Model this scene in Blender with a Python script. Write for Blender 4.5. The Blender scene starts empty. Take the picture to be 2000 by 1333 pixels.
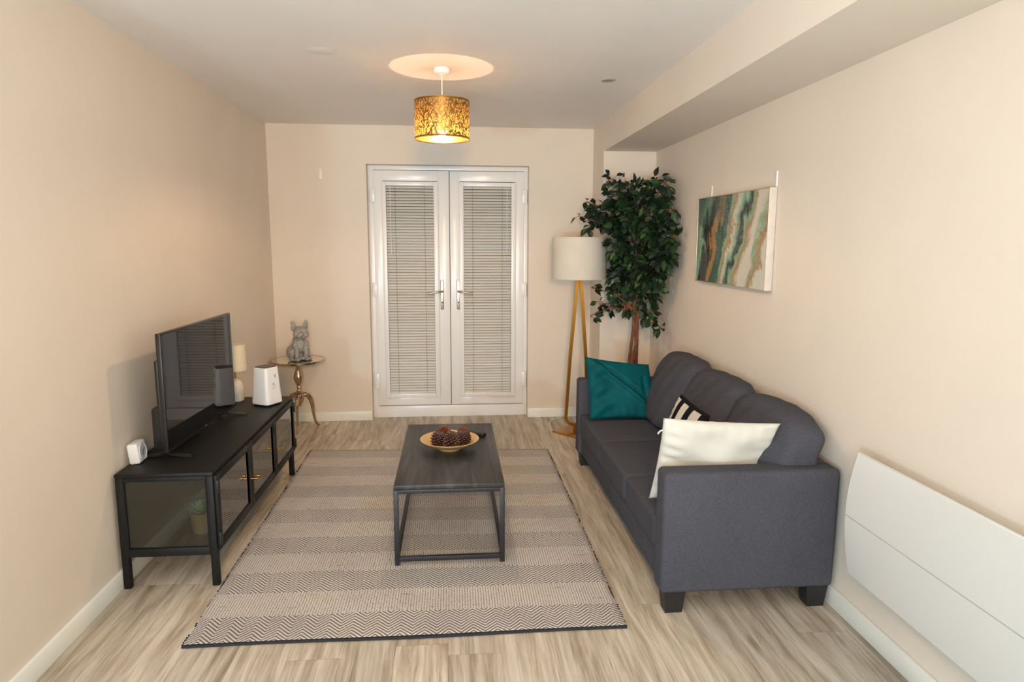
import bpy, bmesh, math, random
from mathutils import Vector, Matrix, Euler
sc = bpy.context.scene
C = sc.collection
PI = math.pi

# ------------------------------------------------------------------ camera
YAW, PITCH, ROLL, HC, F = .0889, .1491, .0037, 1.4954, 1297.85
cam = bpy.data.cameras.new('camera'); co = bpy.data.objects.new('camera', cam); C.objects.link(co)
cam.sensor_width = 36.0; cam.sensor_fit = 'HORIZONTAL'; cam.lens = F / 2000 * 36.0
cam.clip_start = 0.05; cam.clip_end = 60
fwd = Vector((math.sin(YAW) * math.cos(PITCH), math.cos(YAW) * math.cos(PITCH), -math.sin(PITCH)))
rgt0 = Vector((math.cos(YAW), -math.sin(YAW), 0)); up0 = rgt0.cross(fwd)
rgt = rgt0 * math.cos(ROLL) + up0 * math.sin(ROLL); upv = -rgt0 * math.sin(ROLL) + up0 * math.cos(ROLL)
m = Matrix((rgt, upv, -fwd)).transposed().to_4x4(); m.translation = Vector((0, 0, HC))
co.matrix_world = m
sc.camera = co

# ------------------------------------------------------------------ world, view, main lights
BULB = 1100
w = bpy.data.worlds.new('world'); sc.world = w; w.use_nodes = True
w.node_tree.nodes['Background'].inputs[0].default_value = (.02, .025, .035, 1)
w.node_tree.nodes['Background'].inputs[1].default_value = .3
sc.view_settings.view_transform = 'Standard'; sc.view_settings.look = 'None'
sc.view_settings.gamma = 1; sc.view_settings.use_curve_mapping = False
sc.view_settings.exposure = 0.0

def light(name, kind, loc, power, col, size=.1, size_y=None, target=None, **k):
    l = bpy.data.lights.new(name, kind); l.energy = power; l.color = col
    if kind == 'AREA':
        l.size = size
        if size_y: l.shape = 'RECTANGLE'; l.size_y = size_y
    else: l.shadow_soft_size = size
    o = bpy.data.objects.new(name, l); C.objects.link(o); o.location = loc
    if target is not None:
        o.rotation_euler = (Vector(target) - Vector(loc)).to_track_quat('-Z', 'Y').to_euler()
    for a, b in k.items(): setattr(l, a, b)
    return o
# the photographer's lights in the open room behind the camera, plus an added spot
P_ROOM, C_ROOM = 33.8, (0.267, 0.778, 1.000)
P_UP, C_UP = 187.5, (0.800, 0.912, 1.000)
P_SIDE, C_SIDE = 220.5, (0.619, 0.800, 1.000)
P_FLASH, C_FLASH = 8.0, (1.000, 1.000, 1.000)
P_FAR, C_FAR = 360.0, (1.000, 0.528, 0.178)
light('room_light', 'AREA', (0.15, -2.2, 1.75), P_ROOM, C_ROOM, 2.6, 1.2, (0.1, 5.0, 1.3))
light('ceiling_flash', 'SPOT', (-.1, -.6, 1.0), P_UP, C_UP, .45, None, (0.0, 2.2, 2.7), spot_size=math.radians(105), spot_blend=1.0)
light('side_strobe', 'POINT', (-1.85, -2.1, .95), P_SIDE, C_SIDE, .10)
light('camera_flash', 'POINT', (0.0, -.45, 1.84), P_FLASH, C_FLASH, .05)
light('far_warm_fill', 'SPOT', (0.1, -1.6, 2.05), P_FAR, C_FAR, .25, None, (-.1, 4.2, 1.9), spot_size=math.radians(90), spot_blend=1.0)  # added fill that warms and brightens the far end, not a real flash

# ------------------------------------------------------------------ helpers
class MB:
    def __init__(s): s.v = []; s.f = []; s.sm = []; s.mi = []
    def add(s, vs, fs, smooth=False, mi=0):
        n = len(s.v); s.v += [tuple(v) for v in vs]; s.f += [tuple(i + n for i in f) for f in fs]
        s.sm += [smooth] * len(fs); s.mi += [mi] * len(fs); return s
    def box(s, x0, x1, y0, y1, z0, z1, b=0, M=None, seg=2, mi=0):
        bm = bmesh.new(); bmesh.ops.create_cube(bm, size=1)
        for v in bm.verts:
            v.co = Vector(((x0 + x1) / 2 + v.co.x * (x1 - x0), (y0 + y1) / 2 + v.co.y * (y1 - y0), (z0 + z1) / 2 + v.co.z * (z1 - z0)))
        if b > 0: bmesh.ops.bevel(bm, geom=bm.edges[:], offset=b, segments=seg, affect='EDGES', profile=.5)
        s.bm(bm, M, b > 0, mi); return s
    def bm(s, bm, M=None, smooth=False, mi=0):
        bm.verts.ensure_lookup_table(); bm.verts.index_update()
        vs = [(M @ v.co) if M else v.co.copy() for v in bm.verts]
        fs = [[v.index for v in f.verts] for f in bm.faces]; bm.free()
        s.add(vs, fs, smooth, mi)
    def lathe(s, prof, n=48, c=(0, 0, 0), M=None, mi=0, closed=False):
        vs = []; fs = []
        for r, z in prof:
            for i in range(n):
                a = 2 * PI * i / n; p = Vector((c[0] + r * math.cos(a), c[1] + r * math.sin(a), c[2] + z)); vs.append((M @ p) if M else p)
        k = len(prof)
        for j in range(k - 1 + (1 if closed else 0)):
            for i in range(n):
                a = j * n + i; b = j * n + (i + 1) % n; q = (j + 1) % k
                fs.append((a, b, q * n + (i + 1) % n, q * n + i))
        if not closed:
            if prof[0][0] > 1e-6: fs.append(tuple(reversed(range(n))))
            if prof[-1][0] > 1e-6: fs.append(tuple((k - 1) * n + i for i in range(n)))
        s.add(vs, fs, True, mi); return s
    def tube(s, pts, rad, n=12, mi=0, flat=None, caps=True):
        pts = [Vector(p) for p in pts]; k = len(pts); vs = []; fs = []
        rs = rad if isinstance(rad, (list, tuple)) else [rad] * k
        up = None
        for i, p in enumerate(pts):
            t = (pts[min(i + 1, k - 1)] - pts[max(i - 1, 0)]).normalized()
            if up is None:
                up = Vector((0, 0, 1)) if abs(t.z) < .9 else Vector((1, 0, 0))
            a = (up - t * up.dot(t)).normalized(); b = t.cross(a); up = a
            for j in range(n):
                th = 2 * PI * j / n
                vs.append(p + a * math.cos(th) * rs[i] + b * math.sin(th) * rs[i] * (flat or 1))
        for i in range(k - 1):
            for j in range(n):
                fs.append((i * n + j, i * n + (j + 1) % n, (i + 1) * n + (j + 1) % n, (i + 1) * n + j))
        if caps: fs.append(tuple(reversed(range(n)))); fs.append(tuple((k - 1) * n + j for j in range(n)))
        s.add(vs, fs, True, mi); return s
    def bar(s, pts, wa, wb, A, mi=0):
        """rectangular bar along pts; A = fixed side axis (width wa along A, wb along the other)"""
        pts = [Vector(p) for p in pts]; A = Vector(A).normalized(); k = len(pts); vs = []; fs = []
        for i, p in enumerate(pts):
            t1 = (pts[min(i + 1, k - 1)] - pts[max(i - 1, 0)]).normalized(); B = t1.cross(A).normalized()
            for sa, sb in ((-1, -1), (1, -1), (1, 1), (-1, 1)): vs.append(p + A * sa * wa / 2 + B * sb * wb / 2)
        for i in range(k - 1):
            for j in range(4): fs.append((i * 4 + j, i * 4 + (j + 1) % 4, (i + 1) * 4 + (j + 1) % 4, (i + 1) * 4 + j))
        fs.append((3, 2, 1, 0)); fs.append(tuple((k - 1) * 4 + j for j in range(4)))
        s.add(vs, fs, False, mi); return s
    def ell(s, c, r, M=None, nu=20, nv=12, mi=0):
        vs = [];
        fs = []
        for j in range(nv + 1):
            ph = PI * j / nv
            for i in range(nu):
                th = 2 * PI * i / nu
                p = Vector((r[0] * math.sin(ph) * math.cos(th), r[1] * math.sin(ph) * math.sin(th), r[2] * math.cos(ph)))
                if M: p = M @ p
                vs.append(p + Vector(c))
        for j in range(nv):
            for i in range(nu): fs.append((j * nu + i, (j + 1) * nu + i, (j + 1) * nu + (i + 1) % nu, j * nu + (i + 1) % nu))
        s.add(vs, fs, True, mi); return s
    def build(s, name, mat, parent=None, fix=True, origin=None):
        me = bpy.data.meshes.new(name); me.from_pydata([Vector(v) for v in s.v], [], s.f)
        me.polygons.foreach_set('use_smooth', s.sm); me.polygons.foreach_set('material_index', s.mi)
        if fix:
            bm = bmesh.new(); bm.from_mesh(me); bmesh.ops.remove_doubles(bm, verts=bm.verts, dist=1e-6)
            bmesh.ops.recalc_face_normals(bm, faces=bm.faces); bm.to_mesh(me); bm.free()
        for mm in (mat if isinstance(mat, (list, tuple)) else [mat]): me.materials.append(mm)
        try: me.set_sharp_from_angle(angle=math.radians(38))
        except Exception: pass
        o = bpy.data.objects.new(name, me); C.objects.link(o)
        if parent is not None:
            o.parent = parent
            o.matrix_parent_inverse = parent.matrix_basis.inverted()
        elif origin is not None:
            me.transform(Matrix.Translation(-Vector(origin))); o.location = origin
        return o

def tag(o, label=None, cat=None, group=None, kind=None):
    if label: o['label'] = label
    if cat: o['category'] = cat
    if group: o['group'] = group
    if kind: o['kind'] = kind
    return o
def thing(name, loc, label, cat, group=None, rz=0, kind=None):
    o = bpy.data.objects.new(name, None); C.objects.link(o); o.location = loc; o.rotation_euler = (0, 0, rz)
    o.empty_display_size = .1
    return tag(o, label, cat, group, kind)
def struct(name, mb, mat, label, cat): return tag(mb.build(name, mat), label, cat, kind='structure')
# parts in local coordinates of their thing
def part(name, mb, mat, parent, label=None):
    o = mb.build(name, mat); o.parent = parent
    if label: o['label'] = label
    return o
def R4(ax, a): return Matrix.Rotation(a, 4, ax)
def T4(*p): return Matrix.Translation(Vector(p))

# ------------------------------------------------------------------ materials
class NT:
    def __init__(s, name):
        s.m = bpy.data.materials.new(name); s.m.use_nodes = True; s.t = s.m.node_tree; s.n = s.t.nodes; s.l = s.t.links
        s.b = s.n['Principled BSDF']; s.out = s.n['Material Output']
    def node(s, ty, **k):
        n = s.n.new(ty)
        for a, b in k.items(): setattr(n, a, b)
        return n
    def link(s, a, b): s.l.new(a, b)
    def inp(s, v, sock):
        if v is None: return
        if hasattr(v, 'is_linked') or hasattr(v, 'links'): s.l.new(v, sock)
        else: sock.default_value = v
    def math(s, op, a, b=None, c=None):
        n = s.node('ShaderNodeMath', operation=op); s.inp(a, n.inputs[0]); s.inp(b, n.inputs[1]); s.inp(c, n.inputs[2]); return n.outputs[0]
    def coord(s, which='Object'): return s.node('ShaderNodeTexCoord').outputs[which]
    def map(s, v, sc=(1, 1, 1), rot=(0, 0, 0), loc=(0, 0, 0)):
        n = s.node('ShaderNodeMapping'); s.l.new(v, n.inputs[0]); n.inputs['Scale'].default_value = sc; n.inputs['Rotation'].default_value = rot; n.inputs['Location'].default_value = loc; return n.outputs[0]
    def noise(s, v, scale, det=4, rough=.55, dist=0):
        n = s.node('ShaderNodeTexNoise'); s.l.new(v, n.inputs['Vector']); n.inputs['Scale'].default_value = scale
        n.inputs['Detail'].default_value = det; n.inputs['Roughness'].default_value = rough; n.inputs['Distortion'].default_value = dist; return n
    def ramp(s, v, stops, interp='LINEAR'):
        n = s.node('ShaderNodeValToRGB'); s.l.new(v, n.inputs[0]); e = n.color_ramp.elements; n.color_ramp.interpolation = interp
        while len(e) < len(stops): e.new(.5)
        for i, (p, c) in enumerate(stops):
            e[i].position = p; e[i].color = (*c, 1) if len(c) == 3 else c
        return n.outputs[0]
    def mix(s, f, a, b, bt='MIX'):
        n = s.node('ShaderNodeMix', data_type='RGBA', blend_type=bt); s.inp(f, n.inputs[0])
        for v, i in ((a, 6), (b, 7)):
            if isinstance(v, (tuple, list)): v = (*v, 1) if len(v) == 3 else v
            s.inp(v, n.inputs[i])
        return n.outputs[2]
    def bump(s, h, strength=.2, dist=.01):
        n = s.node('ShaderNodeBump'); n.inputs['Strength'].default_value = strength; n.inputs['Distance'].default_value = dist
        s.l.new(h, n.inputs['Height']); s.l.new(n.outputs[0], s.b.inputs['Normal'])
    def sep(s, v): n = s.node('ShaderNodeSeparateXYZ'); s.l.new(v, n.inputs[0]); return n.outputs
    def comb(s, x, y, z=0.0):
        n = s.node('ShaderNodeCombineXYZ'); s.inp(x, n.inputs[0]); s.inp(y, n.inputs[1]); s.inp(z, n.inputs[2]); return n.outputs[0]
    def set(s, **k):
        for a, v in k.items():
            nm = {'col': 'Base Color', 'rough': 'Roughness', 'metal': 'Metallic', 'ior': 'IOR', 'spec': 'Specular IOR Level', 'coat': 'Coat Weight',
                  'coatr': 'Coat Roughness', 'trans': 'Transmission Weight', 'emc': 'Emission Color', 'ems': 'Emission Strength', 'sheen': 'Sheen Weight', 'sheenr': 'Sheen Roughness', 'alpha': 'Alpha', 'sheent': 'Sheen Tint', 'aniso': 'Anisotropic'}[a]
            if isinstance(v, (tuple, list)) and len(v) == 3: v = (*v, 1)
            s.inp(v, s.b.inputs[nm])
        return s
def simple(name, col, rough=.5, metal=0, var=.04, scale=30, bump=0, **k):
    t = NT(name); v = t.coord(); n = t.noise(v, scale, 3)
    d = tuple(c * (1 - var) for c in col); l = tuple(min(1, c * (1 + var)) for c in col)
    t.set(col=t.ramp(n.outputs[0], [(.3, d), (.7, l)]), rough=rough, metal=metal, **k)
    if bump: t.bump(n.outputs[0], bump, .002)
    return t.m

def paint(name, col, scuff=False):
    t = NT(name); v = t.coord(); n = t.noise(v, 2.2, 4); n2 = t.noise(v, 220, 2)
    c = t.ramp(n.outputs[0], [(.3, tuple(x * .975 for x in col)), (.7, tuple(min(1, x * 1.02) for x in col))])
    if scuff:
        v3 = t.map(v, (2, 9, 5), (0.4, .2, 0)); n3 = t.noise(v3, 1.6, 5, .7)
        f = t.ramp(n3.outputs[0], [(.66, (0, 0, 0)), (.76, (.22, .22, .22))])
        c = t.mix(f, c, tuple(x * .72 for x in col))
    t.set(col=c, rough=.62, spec=.3); t.bump(n2.outputs[0], .05, .002); return t.m
M_WALL = paint('wall_paint', (.80, .722, .628))
M_WALLS = paint('wall_paint_scuffed', (.80, .722, .628), True)
M_CEIL = paint('ceiling_paint', (.90, .872, .84))
M_BASE = simple('baseboard_gloss', (.87, .885, .83), .3, var=.01)
M_UPVC = simple('white_upvc', (.89, .90, .905), .22, var=.01, scale=3)
M_BLACK = simple('black_steel', (.010, .010, .010), .50, var=.15, scale=50, spec=.25)
M_BLACKT = simple('black_table_frame', (.020, .020, .024), .45, var=.1, scale=40)
M_CHROME = simple('brushed_nickel', (.62, .53, .44), .28, 1, scale=60)
M_GOLDM = simple('brass', (.62, .36, .09), .22, 1, scale=20)
M_GOLDP = simple('brass_paint', (.50, .24, .035), .30, .85, scale=14)
M_WPLAS = simple('white_plastic', (.84, .84, .85), .35, var=.01)
M_BPLAS = simple('black_plastic', (.012, .012, .013), .35, var=.1)
M_HEAT = simple('white_glass_heater', (.74, .755, .74), .28, var=.005, scale=1.5)

def floor_mat():
    t = NT('laminate_planks'); v = t.coord(); x, y, z = t.sep(v)
    W = .193; L = 1.28
    ix = t.math('FLOOR', t.math('DIVIDE', t.math('ADD', x, .03), W)); wn = t.node('ShaderNodeTexWhiteNoise', noise_dimensions='1D'); t.link(ix, wn.inputs['W'])
    yo = t.math('ADD', t.math('DIVIDE', y, L), t.math('MULTIPLY', wn.outputs[0], 7.3))
    iy = t.math('FLOOR', yo); wn2 = t.node('ShaderNodeTexWhiteNoise', noise_dimensions='2D'); t.link(t.comb(ix, iy), wn2.inputs['Vector'])
    fx = t.math('FRACT', t.math('DIVIDE', t.math('ADD', x, .03), W)); fy = t.math('FRACT', yo)
    gx = t.math('MINIMUM', fx, t.math('SUBTRACT', 1.0, fx)); gy = t.math('MINIMUM', fy, t.math('SUBTRACT', 1.0, fy))
    gap = t.math('MAXIMUM', t.math('LESS_THAN', gx, .006), t.math('LESS_THAN', gy, .0011))
    off = t.math('MULTIPLY', wn2.outputs[0], 40.0)
    vx = t.comb(t.math('ADD', x, off), t.math('ADD', y, t.math('MULTIPLY', off, 1.7)), off)
    warp = t.noise(t.map(vx, (5, .9, 1)), 1.0, 3, .5)
    wv = t.comb(t.math('ADD', x, t.math('MULTIPLY', t.math('SUBTRACT', warp.outputs[0], .5), .10)), t.math('ADD', y, off), off)
    g1 = t.noise(t.map(wv, (26, 1.9, 1)), 1.0, 6, .62, .25)
    g2 = t.noise(t.map(wv, (130, 4.0, 1)), 1.0, 4, .6)
    ck = t.noise(t.map(wv, (70, 2.2, 1)), 1.0, 5, .7, .4)
    c = t.ramp(g1.outputs[0], [(.26, (.30, .235, .175)), (.40, (.455, .385, .30)), (.50, (.595, .52, .42)), (.60, (.69, .625, .525)), (.74, (.75, .69, .595))])
    f2 = t.ramp(g2.outputs[0], [(.30, (.66, .63, .60)), (.50, (.98, .98, .98)), (.7, (1.05, 1.05, 1.05))])
    f3 = t.ramp(ck.outputs[0], [(.29, (.50, .45, .40)), (.36, (.93, .92, .91)), (.5, (1, 1, 1))]); c = t.mix(.85, c, f3, 'MULTIPLY')
    c = t.mix(.75, c, f2, 'MULTIPLY')
    ks = t.noise(t.map(wv, (9, 2.6, 1)), 1.0, 2, .4)
    kf = t.ramp(ks.outputs[0], [(.70, (1, 1, 1)), (.78, (.55, .48, .42))]); c = t.mix(.8, c, kf, 'MULTIPLY')
    pl = t.ramp(wn2.outputs[0], [(0, (.86, .85, .84)), (1, (1.06, 1.05, 1.04))]); c = t.mix(1.0, c, pl, 'MULTIPLY')
    c = t.mix(t.math('MULTIPLY', gap, .32), c, (.13, .09, .06))
    rr = t.ramp(g1.outputs[0], [(.3, (.46,) * 3), (.7, (.36,) * 3)])
    t.set(col=c, rough=rr, spec=.4); t.bump(g2.outputs[0], .08, .002); return t.m
M_FLOOR = floor_mat()

def rug_mat():
    t = NT('flatweave_chevron'); u, v, _ = t.sep(t.coord('UV'))   # u in metres across, v in metres along
    B = .1795; wv = t.noise(t.coord('UV'), 9, 3); w2 = t.noise(t.coord('UV'), 3, 2)
    wob = t.math('MULTIPLY', t.math('SUBTRACT', wv.outputs[0], .5), .016)
    vb = t.math('ADD', v, t.math('MULTIPLY', t.math('SUBTRACT', w2.outputs[0], .5), .02))
    band = t.math('FLOOR', t.math('DIVIDE', vb, B)); isch = t.math('LESS_THAN', t.math('MODULO', band, 2.0), .5)
    P = .094; tri = t.math('ABSOLUTE', t.math('SUBTRACT', t.math('FRACT', t.math('DIVIDE', u, P)), .5))
    zz = t.math('ADD', t.math('ADD', v, t.math('MULTIPLY', tri, .095)), wob)
    # line inverts inside each band so that peaks close on themselves at the border
    fr = t.math('FRACT', t.math('DIVIDE', zz, .0195)); tw = t.math('FRACT', t.math('DIVIDE', u, .0062))
    ln = t.math('ABSOLUTE', t.math('SUBTRACT', fr, .5))
    nz = t.noise(t.map(t.coord('UV'), (260, 90, 1)), 1.0, 2, .6)
    dark_ch = t.math('GREATER_THAN', t.math('ADD', ln, t.math('MULTIPLY', t.math('SUBTRACT', nz.outputs[0], .5), .34)), .295)
    # plain bands: thin vertical dashed yarns
    pu = t.math('ABSOLUTE', t.math('SUBTRACT', t.math('FRACT', t.math('DIVIDE', t.math('ADD', u, t.math('MULTIPLY', wob, .2)), .0112)), .5))
    n3 = t.noise(t.map(t.coord('UV'), (90, 330, 1)), 1.0, 2, .7); n4 = t.noise(t.map(t.coord('UV'), (7, 60, 1)), 1.0, 3, .6)
    th = t.math('ADD', .37, t.math('MULTIPLY', t.math('SUBTRACT', .5, n3.outputs[0]), 1.3))
    d1 = t.math('GREATER_THAN', pu, th); d2 = t.math('GREATER_THAN', t.math('ADD', n4.outputs[0], t.math('MULTIPLY', n3.outputs[0], .45)), .89)
    dark_pl = t.math('MAXIMUM', d1, d2)
    dark = t.math('ADD', t.math('MULTIPLY', isch, dark_ch), t.math('MULTIPLY', t.math('SUBTRACT', 1.0, isch), t.math('MULTIPLY', dark_pl, .80)))
    hue = t.noise(t.coord('UV'), 2.4, 3)
    cream = t.ramp(hue.outputs[0], [(.35, (.60, .53, .48)), (.55, (.68, .62, .56)), (.72, (.66, .56, .42))])
    hairs = t.ramp(nz.outputs[0], [(.3, (.80, .80, .80)), (.6, (1.04, 1.04, 1.04))]); cream = t.mix(1.0, cream, hairs, 'MULTIPLY')
    c = t.mix(t.math('MULTIPLY', dark, .88), cream, (.045, .042, .05))
    edge = t.math('LESS_THAN', v, .008); c = t.mix(edge, c, (.018, .018, .025))
    t.set(col=c, rough=.95, spec=.1, sheen=.2)
    h = t.math('SUBTRACT', 1.0, t.math('MULTIPLY', dark, .6)); t.bump(t.math('ADD', h, t.math('MULTIPLY', nz.outputs[0], .8)), .5, .003)
    return t.m
M_RUG = rug_mat()

def fabric(name, col, var=.25, sc=1.0, bump=.3, sheen=.3):
    t = NT(name); v = t.coord(); a = t.noise(t.map(v, (900 * sc, 130 * sc, 260 * sc)), 1.0, 2, .6); b = t.noise(t.map(v, (130 * sc, 900 * sc, 900 * sc)), 1.0, 2, .6)
    s = t.math('ADD', t.math('MULTIPLY', a.outputs[0], .5), t.math('MULTIPLY', b.outputs[0], .5)); g = t.noise(v, 5, 3)
    c = t.ramp(s, [(.36, tuple(x * (1 - var) for x in col)), (.64, tuple(x * (1 + var) for x in col))])
    gg = t.ramp(g.outputs[0], [(.3, (.94, .94, .94)), (.7, (1.05, 1.05, 1.05))]); c = t.mix(1.0, c, gg, 'MULTIPLY')
    t.set(col=c, rough=.9, spec=.15, sheen=sheen, sheenr=.5); t.bump(s, bump, .002); return t.m
M_SOFA = fabric('charcoal_weave', (.072, .074, .092), .28, .62, .30, .0)
M_CREAM = fabric('cream_cotton', (.66, .66, .60), .03, 1.0, .12, .1)
M_LINEN = fabric('cream_linen_shade', (.66, .64, .57), .03, .8, .1, 0)

def velvet():
    t = NT('teal_velvet'); v = t.coord(); n = t.noise(t.map(v, (3, 3, 3)), 2.2, 3, .5, .5)
    c = t.ramp(n.outputs[0], [(.3, (.0, .062, .076)), (.7, (.0, .110, .128))])
    t.set(col=c, rough=.6, spec=.12, sheen=.12, sheenr=.3, sheent=(.0, .6, .65)); t.bump(t.noise(v, 400, 2).outputs[0], .08, .001); return t.m
M_TEAL = velvet()

def wood_black():
    t = NT('black_woodgrain'); v = t.coord(); n = t.noise(t.map(v, (16, 1.3, 3)), 1.0, 5, .6, 1.6); n2 = t.noise(t.map(v, (220, 9, 9)), 1.0, 2)
    c = t.ramp(n.outputs[0], [(.38, (.022, .022, .024)), (.5, (.036, .036, .039)), (.62, (.060, .059, .061))])
    t.set(col=c, rough=.40, spec=.45); t.bump(n2.outputs[0], .12, .001); return t.m
M_BWOOD = wood_black()

def glass(name, tint=(.93, .96, .95), fac=.12, rough=.02, dim=1.0):
    t = NT(name); t.n.remove(t.b)
    fr = t.node('ShaderNodeFresnel'); fr.inputs[0].default_value = 1.5
    tr = t.node('ShaderNodeBsdfTransparent'); tr.inputs[0].default_value = (*[c * dim for c in tint], 1)
    gl = t.node('ShaderNodeBsdfGlossy'); gl.inputs['Roughness'].default_value = rough
    mx = t.node('ShaderNodeMixShader'); f = t.math('ADD', fr.outputs[0], fac); t.link(f, mx.inputs[0]); t.link(tr.outputs[0], mx.inputs[1]); t.link(gl.outputs[0], mx.inputs[2])
    t.link(mx.outputs[0], t.out.inputs[0]); return t.m
M_GLASS = glass('clear_glass', fac=.22, dim=.9)
M_GLASSD = glass('smoked_glass', (.72, .74, .70), .035, .05)
M_WINDOW = glass('door_pane_glass', fac=.0, rough=.12)
M_MIRROR = simple('mirror_top', (.80, .76, .68), .04, 1, var=.01)

# ------------------------------------------------------------------ room shell
XL, XR, YB, CH = -1.446, 1.5637, 5.5214, 2.4
XP, YP, ZB = 1.1553, 5.1345, 2.1779
DL, DR, DT = -.6816, .6272, 2.1016
YD = 5.60           # face of the patio door frame
YR = -3.4; XF = -3.2; YE = 1.38
struct('floor', MB().box(XF - .1, XR + .12, YR - .1, YB + .30, -.06, 0), M_FLOOR, 'greige oak-look laminate floor of long planks', 'floor')
struct('ceiling', MB().box(XF - .1, XR + .12, YR - .1, YB + .30, CH, CH + .08), M_CEIL, 'flat painted off-white ceiling', 'ceiling')
struct('wall_left', MB().box(XL - .14, XL, YE, YB + .2, 0, CH), M_WALL, 'beige left wall behind the television cabinet', 'wall')
wb = MB(); wb.box(XL - .14, DL, YB, YB + .2, 0, CH); wb.box(DR, XR + .12, YB, YB + .2, 0, CH); wb.box(DL, DR, YB, YB + .2, DT, CH)
struct('wall_back', wb, M_WALL, 'beige end wall around the glazed double doors', 'wall')
struct('wall_right', MB().box(XR, XR + .12, YR, YB + .2, 0, CH), M_WALLS, 'beige right wall behind the sofa', 'wall')
struct('wall_rear', MB().box(XF - .1, XR + .12, YR - .1, YR, 0, CH), M_WALL, 'beige wall behind the camera', 'wall')
struct('wall_side', MB().box(XF - .1, XF, YR, YE + .14, 0, CH), M_WALL, 'beige side wall of the open room behind the camera', 'wall')
struct('wall_return', MB().box(XF, XL - .14, YE, YE + .14, 0, CH), M_WALL, 'short beige return wall at the end of the left wall', 'wall')
bmb = MB(); bmb.box(XP, XR, YR, YP, ZB, CH)
struct('trim_1', bmb, M_WALL, 'boxed-in beige beam running along the top of the right wall', 'beam')
struct('trim_2', MB().box(XP, XR, YP, YB, 0, CH), M_WALL, 'beige boxed pillar in the far right corner', 'pillar')
def skirt(name, x0, x1, y0, y1, label):
    struct(name, MB().box(x0, x1, y0, y1, 0, .082, .004), M_BASE, label, 'baseboard')
skirt('baseboard_left', XL, XL + .016, YE, YB, 'white skirting board along the left wall')
skirt('baseboard_back', XL + .016, DL, YB - .016, YB, 'white skirting board left of the double doors')
skirt('baseboard_back_right', DR, XP, YB - .016, YB, 'white skirting board right of the double doors')
skirt('baseboard_pillar', XP - .016, XP, YP, YB - .016, 'white skirting board on the side of the pillar')
skirt('baseboard_pillar_front', XP - .016, XR - .016, YP - .016, YP, 'white skirting board on the front of the pillar')
skirt('baseboard_right', XR - .016, XR, YR, YP - .016, 'white skirting board along the right wall')

# ------------------------------------------------------------------ patio door frame and leaves
fr = MB(); yb = YD + .07
fr.box(DL, -.636, YD + .012, yb, .0, DT, .003); fr.box(.592, DR, YD + .012, yb, .0, DT, .003)
fr.box(DL, DR, YD + .0118, yb, 2.066, DT, .003); fr.box(DL + .02, DR - .02, YD - .004, yb, 0.0, .098, .004)
struct('trim_3', fr, M_UPVC, 'white plastic frame around the glazed double doors', 'door frame')

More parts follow.
